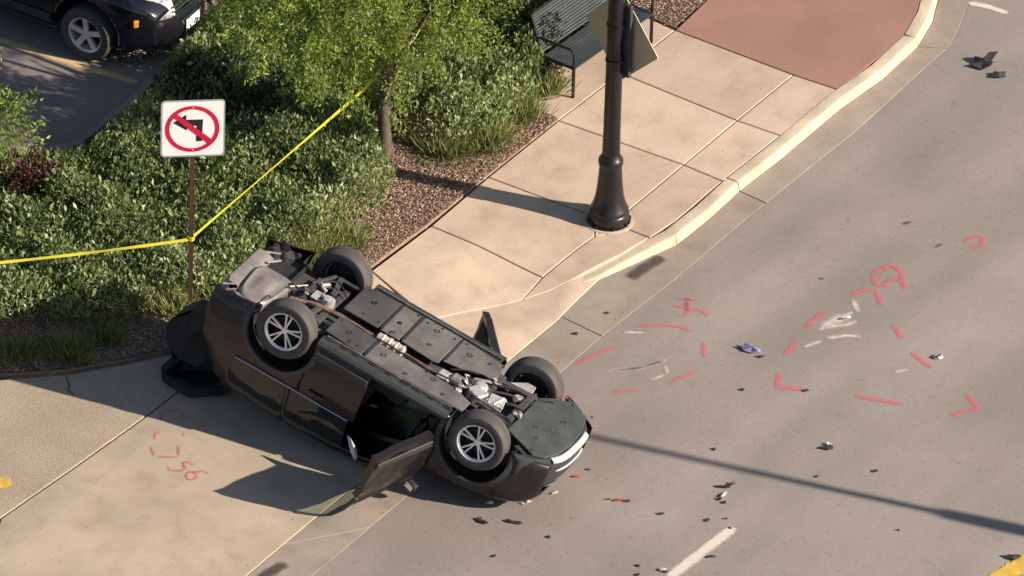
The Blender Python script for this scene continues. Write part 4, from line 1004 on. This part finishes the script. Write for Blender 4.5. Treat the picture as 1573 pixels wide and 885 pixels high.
# ------------------------------------------------------------------ planting
def inpoly(P, poly):
    x, y = P[:, 0], P[:, 1]; r = np.zeros(len(P), bool); n = len(poly)
    for i in range(n):
        x0, y0 = poly[i]; x1, y1 = poly[(i+1) % n]
        c = ((y0 > y) != (y1 > y)) & (x < (x1-x0)*(y-y0)/(y1-y0+1e-12)+x0); r ^= c
    return r
def distpoly(P, poly):
    d = np.full(len(P), 1e9); n = len(poly)
    for i in range(n):
        a = np.array(poly[i]); b = np.array(poly[(i+1) % n]); ab = b-a; t = np.clip(((P-a) @ ab)/(ab @ ab+1e-12), 0, 1)
        d = np.minimum(d, np.linalg.norm(P-(a+t[:, None]*ab), axis=1))
    return d
def gpoly(l, z=0): return [tuple(G(x, y, z).xy) for x, y in l]
def leaves(name, pos, axis, L, Wd, tint, m, parent=None, curl=.25):
    """one mesh of many folded leaves: pos (N,3) foot, axis (N,3) unit, L, Wd (N,) size"""
    N = len(pos); rv = nr.normal(size=(N, 3)); s = np.cross(axis, rv); s /= np.linalg.norm(s, axis=1)[:, None]; nrm = np.cross(s, axis)
    L = L[:, None]; Wd = Wd[:, None]
    tip = pos+axis*L; mid = pos+axis*L*.48
    a = mid+s*Wd*.5+nrm*Wd*curl; c = mid-s*Wd*.5+nrm*Wd*curl
    V = np.stack([pos, a, tip, c], 1).reshape(-1, 3)
    me = bpy.data.meshes.new(name); me.vertices.add(4*N); me.vertices.foreach_set('co', V.ravel())
    idx = np.arange(N)[:, None]*4+np.array([[0, 1, 2, 0, 2, 3]])
    me.loops.add(6*N); me.loops.foreach_set('vertex_index', idx.ravel()); me.polygons.add(2*N)
    me.polygons.foreach_set('loop_start', np.arange(2*N)*3); me.update(calc_edges=True)
    at = me.attributes.new('tint', 'FLOAT', 'POINT'); at.data.foreach_set('value', np.repeat(np.clip(tint, 0, 1), 4))
    return link(name, me, m, parent)
def unit(a): return a/np.linalg.norm(a, axis=1)[:, None]
def scatter(poly, n):
    P = np.array(poly); lo, hi = P.min(0), P.max(0); out = np.zeros((0, 2))
    while len(out) < n:
        q = lo+(hi-lo)*nr.rand(n*2, 2); out = np.vstack([out, q[inpoly(q, poly)]])
    return out[:n]
def mounds(poly, spacing):
    c = scatter(poly, 4000); keep = []
    for p in c:
        if all((p[0]-q[0])**2+(p[1]-q[1])**2 > spacing**2 for q in keep): keep.append(p)
    return np.array(keep)
def shrub_mass(name, poly_px, per_m2, h0, h1, spacing, lsize, m, label, edge=.2, light=.5):
    poly = gpoly(poly_px, BZ); P_ = np.array(poly)
    area = abs(sum(P_[i][0]*P_[(i+1) % len(P_)][1]-P_[(i+1) % len(P_)][0]*P_[i][1] for i in range(len(P_))))/2
    N = int(area*per_m2); q = scatter(poly, N); C = mounds(poly, spacing); hc = h0+(h1-h0)*nr.rand(len(C)); tc = nr.rand(len(C))
    d1 = np.full(N, 9.); k1 = np.zeros(N, int)
    for i, c in enumerate(C):
        d = np.hypot(q[:, 0]-c[0], q[:, 1]-c[1]); mk = d < d1; d1[mk] = d[mk]; k1[mk] = i
    e = np.clip(distpoly(q, poly)/edge, 0, 1)
    rad = spacing*.78; wob = .5+.25*np.sin(q[:, 0]*2.3+1)*np.sin(q[:, 1]*2.9)+.25*np.sin(q[:, 0]*5.1+q[:, 1]*4.3)
    top = (hc[k1]*.55+.45*(h0+(h1-h0)*wob))*(.66+.34*np.sqrt(np.clip(1-(d1/(rad*1.25))**2, .0, 1)))*(.30+.70*np.sqrt(e))+.05*nr.randn(N)*e
    dep = nr.exponential(.07, N); z = np.maximum(.02, top-dep)
    out = np.stack([(q[:, 0]-C[k1][:, 0])/rad, (q[:, 1]-C[k1][:, 1])/rad, np.zeros(N)], 1)
    ax = unit(out*.30+np.array([0, 0, .80])+nr.normal(size=(N, 3))*.48)
    L = lsize*(.5+1.1*nr.rand(N)**1.5); tint = light+.20*nr.randn(N)+.40*(tc[k1]-.5)
    o = leaves(name, np.stack([q[:, 0], q[:, 1], BZ+z], 1), ax, L, L*(.42+.15*nr.rand(N)), tint, m)
    return tag(o, label, 'shrubs', None, 'stuff')
front = [(-120, 520), (0, 510), (60, 500), (150, 505), (215, 492), (250, 470), (340, 462), (430, 412), (515, 366), (572, 335), (606, 292), (584, 250), (592, 222), (560, 190), (480, 120), (430, 40), (395, 30),
         (330, 55), (268, 112), (212, 186), (128, 262), (40, 276), (-200, 282)]
shrub_mass('shrub_bed', front, 3800, .34, .62, .42, .064, M['leaf'], 'mass of pale green leafy shrubs filling the planting bed behind the sign')
right = [(592, 222), (640, 226), (700, 236), (748, 224), (785, 198), (820, 160), (838, 130), (800, 60), (760, 0), (700, -80), (560, -80), (430, 40), (480, 120), (560, 190)]
shrub_mass('shrub_bed', right, 3800, .40, .75, .45, .064, M['leaf'], 'mass of green shrubs between the tree trunk and the bench')
# dark evergreens behind the bench
def bush(px, py, r, h, n, m, label, cat, ls, t0=.5, name='evergreen_shrub', group=None):
    c = G(px, py, BZ); root = empty(name, c); tag(root, label, cat, group)
    u = unit(nr.normal(size=(n, 3))); u[:, 2] = np.abs(u[:, 2]); k = nr.rand(n)**.35
    lump = 1+.22*np.sin(u[:, 0]*5+px)*np.sin(u[:, 1]*6+py)+.15*np.sin(u[:, 2]*9+px)
    p = u*k[:, None]*lump[:, None]*np.array([r, r, h]); p[:, 2] = np.maximum(p[:, 2], .02)
    ax = unit(u+nr.normal(size=(n, 3))*.6+np.array([0, 0, .35])); L = ls*(.6+.8*nr.rand(n))
    leaves('foliage', p, ax, L, L*.42, t0+.22*nr.randn(n), m, root)
    b = MB()
    for k_ in range(5):
        a = k_*1.26; b.tube([(0.03*math.cos(a), .03*math.sin(a), -.05), (.3*r*math.cos(a), .3*r*math.sin(a), .45*h), (.55*r*math.cos(a+.3), .55*r*math.sin(a+.3), .8*h)], [.018, .012, .006], 6)
    b.build('stems', M['bark'], root, smooth=50)
    return root
bush(800, 84, .62, .95, 9000, M['yew'], 'dark evergreen shrub just left of the bench back', 'shrub', .07)
bush(880, 10, .60, .9, 7000, M['yew'], 'dark evergreen shrub behind the middle of the bench', 'shrub', .07)
bush(705, 60, .60, 1.0, 8000, M['yew'], 'dark green shrub behind the mixed shrubs near the tape', 'shrub', .075, .6)
bush(395, 205, .45, .62, 4500, M['yew'], 'dark foliage added for the shaded hollow right of the sign face', 'shrub', .07, .4)  # dark needle colour stands in for shade in a gap of the shrubs
bush(45, 318, .42, .62, 4200, M['redleaf'], 'dark red leaved shrub at the left among the green', 'shrub', .055, .5, 'red_shrub')
bush(300, 165, .5, .62, 5000, M['yew'], 'dark shaded shrub above the sign at the lot corner', 'shrub', .075, .45)
# grass tufts
def tuft(px, py, r, h, n, label, cat='grass', name='grass_tuft', t0=.5, lean=.5):
    c = G(px, py, BZ); q = nr.normal(size=(n, 2))*r*.5; root = np.stack([q[:, 0]+c.x, q[:, 1]+c.y, np.full(n, BZ)], 1)
    ax = unit(np.stack([q[:, 0]*lean/r, q[:, 1]*lean/r, np.full(n, .8)], 1)+nr.normal(size=(n, 3))*.25); L = h*(.5+.7*nr.rand(n))
    o = leaves(name, root, ax, L, np.full(n, .009)+.007*nr.rand(n), t0+.25*nr.randn(n), M['grass'], curl=.1); return tag(o, label, cat, 'grass tufts in the planting bed')
tuft(30, 545, .25, .20, 700, 'loose grass tuft in the shade at the far left of the bed')
tuft(108, 548, .22, .24, 800, 'yellowish grass tuft in the shade above the driveway edge')
tuft(165, 520, .22, .20, 500, 'small grass tuft beside the shaded shrubs')
tuft(340, 440, .34, .22, 2200, 'bright green grass tuft between the sign post and the rear bumper of the overturned car', t0=.6)
tuft(440, 400, .34, .2, 2200, 'bright green grass tuft above the raised rear of the overturned car', t0=.62)
tuft(530, 372, .26, .16, 1300, 'thin grass tuft at the edge of the wood chips right of the rear wheel', t0=.65)
tuft(480, 398, .34, .20, 2200, 'bright green grass tuft just behind the rear wheel of the overturned car', t0=.6)
tuft(395, 425, .35, .20, 2000, 'bright green grass tuft just behind the rear bumper of the overturned car', t0=.6)
tuft(745, 215, .30, .30, 1400, 'tall dry grass tuft at the front of the shrubs by the sidewalk', t0=.65)
tuft(690, 232, .26, .28, 1000, 'tall mixed grass tuft at the shrub edge nearest the trunk', t0=.55)
tuft(800, 178, .22, .28, 900, 'pale grass tuft at the corner of the bench paving', t0=.65)
tuft(265, 475, .25, .26, 700, 'dry grass tuft at the foot of the sign post', t0=.75)
tuft(845, 140, .16, .30, 500, 'small yellow green tuft beside the bench leg', t0=.8)
# wood chips
def chips(name, poly_px, n, z, m, label, s0=.016, s1=.046):
    q = scatter(gpoly(poly_px, z), n); ax = unit(nr.normal(size=(n, 3))*np.array([1, 1, .28]))
    L = s0+(s1-s0)*nr.rand(n); o = leaves(name, np.stack([q[:, 0], q[:, 1], z+.004+.018*nr.rand(n)], 1), ax, L, L*(.18+.32*nr.rand(n)), .5+.24*nr.randn(n), m, curl=.15)
    return tag(o, label, 'mulch', None, 'stuff')
chips('wood_chips', [(290, 536), (380, 514), (460, 474), (570, 408), (662, 340), (742, 274), (857, 183), (812, 165), (780, 190), (700, 215), (600, 200), (560, 300), (480, 350), (400, 400), (250, 440), (215, 480), (-120, 500), (-120, 592), (0, 573), (100, 566), (188, 551), (250, 538)], 60000, BZ, M['chip'], 'brown wood chips covering the open soil of the bed')
chips('wood_chips', [(930, 45), (985, 20), (1037, 44), (1085, 0), (1110, -80), (960, -80), (900, 10)], 9000, BZ, M['chip'], 'brown chips and litter beyond the bench by the red paving')
chips('pebbles', [(150, 88), (205, 100), (290, 60), (330, 10), (330, -40), (200, 40)], 3500, ZW+.004, M['pebble'], 'pale pebbles on the ground in front of the parked vehicle', .03, .08)

# trees
def tree(px, py, z0, hfork, hc, rc, rv_, n, tr, label, m=None, seed=1, group=None, ls=.075, tape_gap=None, lean=0.):
    c = G(px, py, z0); root = empty('tree', c); tag(root, label, 'tree', group); r_ = random.Random(seed)
    b = MB(); b.tube([(0, 0, -.1), (.01, 0, .06), (.0, .01, .4), (-.01, 0, hfork)], [tr*1.35, tr*1.1, tr, tr*.92], 14)
    tips = []
    for k in range(7):
        a = k*2*math.pi/7+r_.uniform(-.3, .3); l = r_.uniform(.5, .85)*rc; z = hc+r_.uniform(-.5, .7)*rv_
        p1 = Vector((.22*l*math.cos(a), .22*l*math.sin(a), hfork+.35*(z-hfork))); p2 = Vector((.6*l*math.cos(a+.15), .6*l*math.sin(a+.15), hfork+.75*(z-hfork))); p3 = Vector((l*math.cos(a+.1), l*math.sin(a+.1), z))
        b.tube([(0, 0, hfork-.08), p1, p2, p3], [tr*.6, tr*.42, tr*.24, tr*.08], 8); tips += [p2, p3]
        for j in range(3):
            q = p2+Vector((r_.uniform(-1, 1), r_.uniform(-1, 1), r_.uniform(-.3, .8)))*rc*.4; b.tube([p1.lerp(p2, .6), p2.lerp(q, .5)+Vector((0, 0, .05)), q], [tr*.2, tr*.12, tr*.04], 6); tips.append(q)
    b.build('trunk', M['bark'], root, smooth=50)
    # crown: sprays set through the volume, with gaps
    ns = max(40, n//55); u = unit(nr.normal(size=(ns, 3))); k = nr.rand(ns)**.45
    lump = 1+.20*np.sin(u[:, 0]*4+seed)*np.sin(u[:, 1]*5+seed*2)+.12*np.sin(u[:, 2]*7+seed)
    sc = u*k[:, None]*lump[:, None]*np.array([rc, rc, rv_])+np.array([lean, 0, hc])
    # sprays left out of the crown so sun reaches the parked vehicle's front
    sh = sc+np.array([c.x, c.y, c.z]); t_ = (sh[:, 2]-ZW)/SUN.z; gx, gy = sh[:, 0]-SUN.x*t_, sh[:, 1]-SUN.y*t_; keep = np.ones(ns, bool); hl = po+hd*2.15-lh*.65+Vector((0, 0, .80))
    for o_ in (G(235, 65, ZW), hl-SUN*((hl.z-ZW)/SUN.z), po+hd*2.3+Vector((0, 0, .6))-SUN*((po.z+.6-ZW)/SUN.z)): keep &= (gx-o_.x)**2+(gy-o_.y)**2 >.78**2
    sc, u = sc[keep], u[keep]; ns = len(sc)
    per = n//ns; sid = np.repeat(np.arange(ns), per); N = len(sid)
    sdir = unit(u*.7+nr.normal(size=(ns, 3))*.5+np.array([0, 0, -.15])); t = nr.rand(N)
    p = sc[sid]+sdir[sid]*(t*.42)[:, None]+nr.normal(size=(N, 3))*.045
    ax = unit(sdir[sid]*.5+nr.normal(size=(N, 3))*.55); L = ls*(.6+.8*nr.rand(N)); st = nr.rand(ns)
    if tape_gap is not None:                                # leaves thin out where the tape runs past the crown's edge
        A_, B_ = [np.array(q) for q in tape_gap]; F_ = np.array(Fv); pw = p+np.array([c.x, c.y, c.z])
        fl_ = lambda q: q-np.outer(q @ F_, F_) if q.ndim == 2 else q-(q @ F_)*F_
        ab = fl_(B_)-fl_(A_); d_ = fl_(pw)-fl_(A_); tt = np.clip(d_ @ ab/(ab @ ab), 0, 1); dd = np.linalg.norm(d_-tt[:, None]*ab, axis=1)
        kp_ = (dd > .06) | (nr.rand(N) < .30) | (pw @ F_ > (A_+tt[:, None]*(B_-A_)) @ F_)
        p, ax, L, sid = p[kp_], ax[kp_], L[kp_], sid[kp_]; N = len(p)
    leaves('crown', p, ax, L, L*.36, .5+.18*nr.randn(N)+.4*(st[sid]-.5), m or M['locust'], root)
    return root
tree(589, 236, BZ, 1.0, 3.05, 1.80, 1.85, 78000, .082, 'young light green tree with a brown trunk beside the tape', seed=3, ls=.055, lean=-.35, tape_gap=(G(625, 72, hT+.1), G(680, -15, hT+.1)))
tree(330, -150, BZ, 1.6, 3.6, 2.0, 1.7, 22000, .10, 'unseen green tree added above the picture to shade the lot', seed=5, ls=.09)  # out of view, added to shade the lot and the parked vehicle
tree(690, -190, BZ, 1.6, 3.4, 2.2, 1.7, 24000, .10, 'unseen green tree added for shade above the picture behind the bench', seed=8, ls=.09)  # also out of view and added for shade; the tape ends here
tree(-70, 330, BZ, .8, 1.35, .78, .55, 7000, .05, 'bright yellow green young tree at the left edge', seed=9, ls=.07)

# ------------------------------------------------------------------ debris on the road
def shard(mb, c, r, h, seed, n=7, ang=0, asp=.5):
    """a bent, jagged piece of sheet with thickness"""
    q = random.Random(seed); top = []; 
    for k in range(n):
        a = 2*math.pi*k/n; rr = r*q.uniform(.55, 1.1); x, y = rr*math.cos(a), rr*asp*math.sin(a)
        top.append(Vector((x*math.cos(ang)-y*math.sin(ang)+c.x, x*math.sin(ang)+y*math.cos(ang)+c.y, c.z+.008+h*q.uniform(.1, 1))))
    ctr = c+Vector((0, 0, h*q.uniform(.5, 1.1)+.008)); bt = [Vector((p.x, p.y, max(c.z+.001, p.z-.012))) for p in top]
    mb.add(top+[ctr]+bt, [(k, (k+1) % n, n) for k in range(n)]+[(k, n+1+k, n+1+(k+1) % n, (k+1) % n) for k in range(n)]+[tuple(range(2*n, n, -1))])
def piece_of(name, parts, label, cat='debris', group=None, gf=g0):
    c = gf(*parts[0][0]); root = None
    for i, (pp_, r, h, m, seed, ang, asp) in enumerate(parts):
        b = MB(); shard(b, gf(*pp_)-c, r, h, seed, 8, ang, asp); o = b.build(name if i == 0 else 'torn_piece', M[m], root)
        if i == 0: o.location = c; root = o; tag(o, label, cat, group)
    return root
piece_of('rubber_scrap', [((1510, 102), .20, .10, 'shred', 1, -.25, .55), ((1520, 98), .10, .16, 'shred', 2, .4, .6), ((1534, 117), .13, .06, 'shred', 3, .1, .55)], 'large torn black rubber scrap on the road near the upper right')
piece_of('plastic_scrap', [((1156, 540), .15, .06, 'blue', 4, -.3, .6), ((1142, 537), .09, .04, 'frag', 5, -.5, .4), ((1168, 549), .05, .02, 'frag', 6, .2, .5)], 'bluish crumpled plastic scrap on the road beside the outline marked 55')
piece_of('trim_scrap', [((1440, 550), .10, .03, 'fragw', 7, .3, .7), ((1440, 550), .07, .05, 'frag', 8, .5, .4)], 'pale and black broken trim piece touching the outline marked 55')
piece_of('trim_scrap', [((1270, 689), .10, .035, 'frag', 9, .3, .6), ((1272, 684), .05, .04, 'fragw', 10, .2, .4)], 'dark broken trim piece alone on the open road above the long shadow')
piece_of('trim_scrap', [((1299, 490), .09, .03, 'fragw', 11, .5, .3), ((1297, 491), .06, .035, 'frag', 12, .5, .25)], 'thin pale and black strip lying on the gouges in the outline marked 55')
piece_of('trim_scrap', [((1111, 749), .12, .04, 'frag', 13, -.1, .28), ((1125, 745), .04, .04, 'frag', 14, .6, .6), ((1112, 761), .07, .03, 'fragw', 15, 1.1, .3), ((1105, 768), .04, .03, 'frag', 16, .2, .6), ((1112, 773), .04, .02, 'frag', 17, 0, .6)], 'broken black trim pieces with a white strip below the long shadow')
piece_of('trim_scrap', [((742, 803), .10, .03, 'frag', 18, -.4, .35), ((735, 799), .05, .04, 'frag', 19, .4, .5)], 'dark jagged fragment on the road under the front of the overturned car, left of two')
piece_of('trim_scrap', [((789, 804), .10, .03, 'frag', 20, -.2, .25), ((780, 801), .04, .03, 'frag', 21, .4, .5)], 'dark thin fragment on the road under the front of the overturned car, right of two')
piece_of('lens_fragment', [((951, 769), .08, .02, 'fragr', 22, .1, .3), ((963, 771), .04, .03, 'frag', 23, 0, .6)], 'red broken lamp piece on the road right of the overturned car')
piece_of('lens_fragment', [((752, 774), .06, .03, 'fragw', 41, .1, .3)], 'pale headlight shard under the front fender of the overturned car')
piece_of('lens_fragment', [((812, 772), .05, .03, 'fragw', 42, .4, .35), ((803, 775), .03, .02, 'fragw', 43, 0, .5)], 'pale broken lamp pieces under the bumper corner of the overturned car')
piece_of('lens_fragment', [((852, 758), .06, .03, 'fragw', 44, .6, .3)], 'pale lamp sliver beside the nose of the overturned car')
piece_of('lens_fragment', [((884, 733), .05, .02, 'fragr', 24, .1, .4)], 'small red lens chip close to the nose of the overturned car')
piece_of('trim_scrap', [((1018, 877), .06, .03, 'fragw', 25, .2, .5), ((1022, 879), .04, .02, 'frag', 26, 0, .5)], 'small pale fragment at the lower end of the white lane line')
piece_of('trim_scrap', [((1092, 856), .07, .02, 'frag', 27, .2, .35), ((1096, 855), .03, .02, 'fragr', 28, 0, .5)], 'small brown fragment just right of the white lane line')
piece_of('trim_scrap', [((1556, 858), .11, .05, 'frag', 29, .2, .5), ((1552, 856), .05, .05, 'fragw', 30, 0, .5)], 'dark crumpled piece near the bottom right yellow line')
piece_of('trim_scrap', [((1016, 790), .06, .02, 'frag', 31, .1, .45)], 'small dark fragment on the road left of the white lane line top')
piece_of('paper_scrap', [((847, 124), .06, .03, 'fragw', 32, .2, .5)], 'small white litter on the paving by the bench leg', 'litter', gf=lambda x, y: G(x, y, ZW))
FR = [((1097, 691), 'lone dark speck of plastic on the road above the long shadow'), ((905, 722), 'dark chip on the road close to the nose of the overturned car'), ((932, 482), 'dark chip lying in the gutter below the kerb end'),
      ((884, 514), 'dark chip on the joint of the gutter beside the driveway flare'), ((935, 768), 'tiny dark chip left of the red lamp piece'), ((1087, 800), 'dark chip above the lane line, leftmost of three'),
      ((1115, 798), 'dark chip above the end of the white lane line, middle of three'), ((1122, 812), 'dark chip touching the end of the white lane line'), ((980, 870), 'dark chip at the bottom edge of the road, upper of two'),
      ((980, 884), 'dark chip at the bottom edge of the road, lower of two'), ((760, 855), 'lone dark chip near the bottom of the road below the front bumper'), 
      ((843, 826), 'tiny chip below the headlight of the overturned car'),
      ((1238, 601), 'dark chip at the tip of a pink dash of the outline marked 55'), ((1140, 600), 'dark chip on the road below the bluish scrap'),
      ((1345, 725), 'small chip on the open road right of the long shadow middle'), ((1255, 733), 'thin chip on the road just above the long shadow'), 
      ((1380, 815), 'lone chip on the road below the long shadow at the right'), ]
for i, ((x, y), lb) in enumerate(FR):
    piece_of('small_fragment', [((x, y), .020+.018*rnd.random(), .02, 'frag', 50+i, rnd.random()*3, .7)], lb, group='small fragments scattered on the road')
# grit too small to count
def grit(name, poly_px, n, gf, label, s0=.006, s1=.018):
    P = np.array(poly_px, float); q = scatter([tuple(p) for p in P], n); w = [gf(x, y) for x, y in q]
    pos = np.array([(p.x, p.y, p.z+.003) for p in w]); ax = unit(nr.normal(size=(n, 3))*np.array([1, 1, .3])); L = s0+(s1-s0)*nr.rand(n)**3
    return tag(leaves(name, pos, ax, L, L*.8, .3*nr.rand(n), M['chip'], curl=.3), label, 'grit', None, 'stuff')
grit('road_grit', [(640, 885), (900, 700), (1000, 520), (1500, 60), (1573, 0), (1573, 885)], 900, lambda x, y: G(x, y, .002), 'fine dark grit sprinkled on the road')
grit('paving_grit', [(0, 800), (220, 650), (480, 560), (600, 600), (480, 790), (380, 880), (0, 885)], 260, GA, 'fine dark grit sprinkled on the concrete driveway')
grit('paving_grit', [(580, 440), (860, 200), (1050, 60), (1270, 145), (1000, 355), (800, 455)], 160, lambda x, y: G(x, y, ZW+.002), 'fine dark grit sprinkled on the sidewalk')
grit('glass_crumbs', [(560, 745), (660, 740), (760, 775), (900, 740), (930, 790), (760, 840), (600, 800)], 220, lambda x, y: G(x, y, .004), 'crumbs of broken glass on the road under the nose of the overturned car', .006, .02)
grit('gutter_grit', [(470, 860), (780, 610), (950, 450), (1130, 305), (1400, 90), (1415, 95), (1140, 330), (960, 480), (800, 625), (500, 860)], 320, lambda x, y: G(x, y, .007), 'fine grit gathered in the gutter')
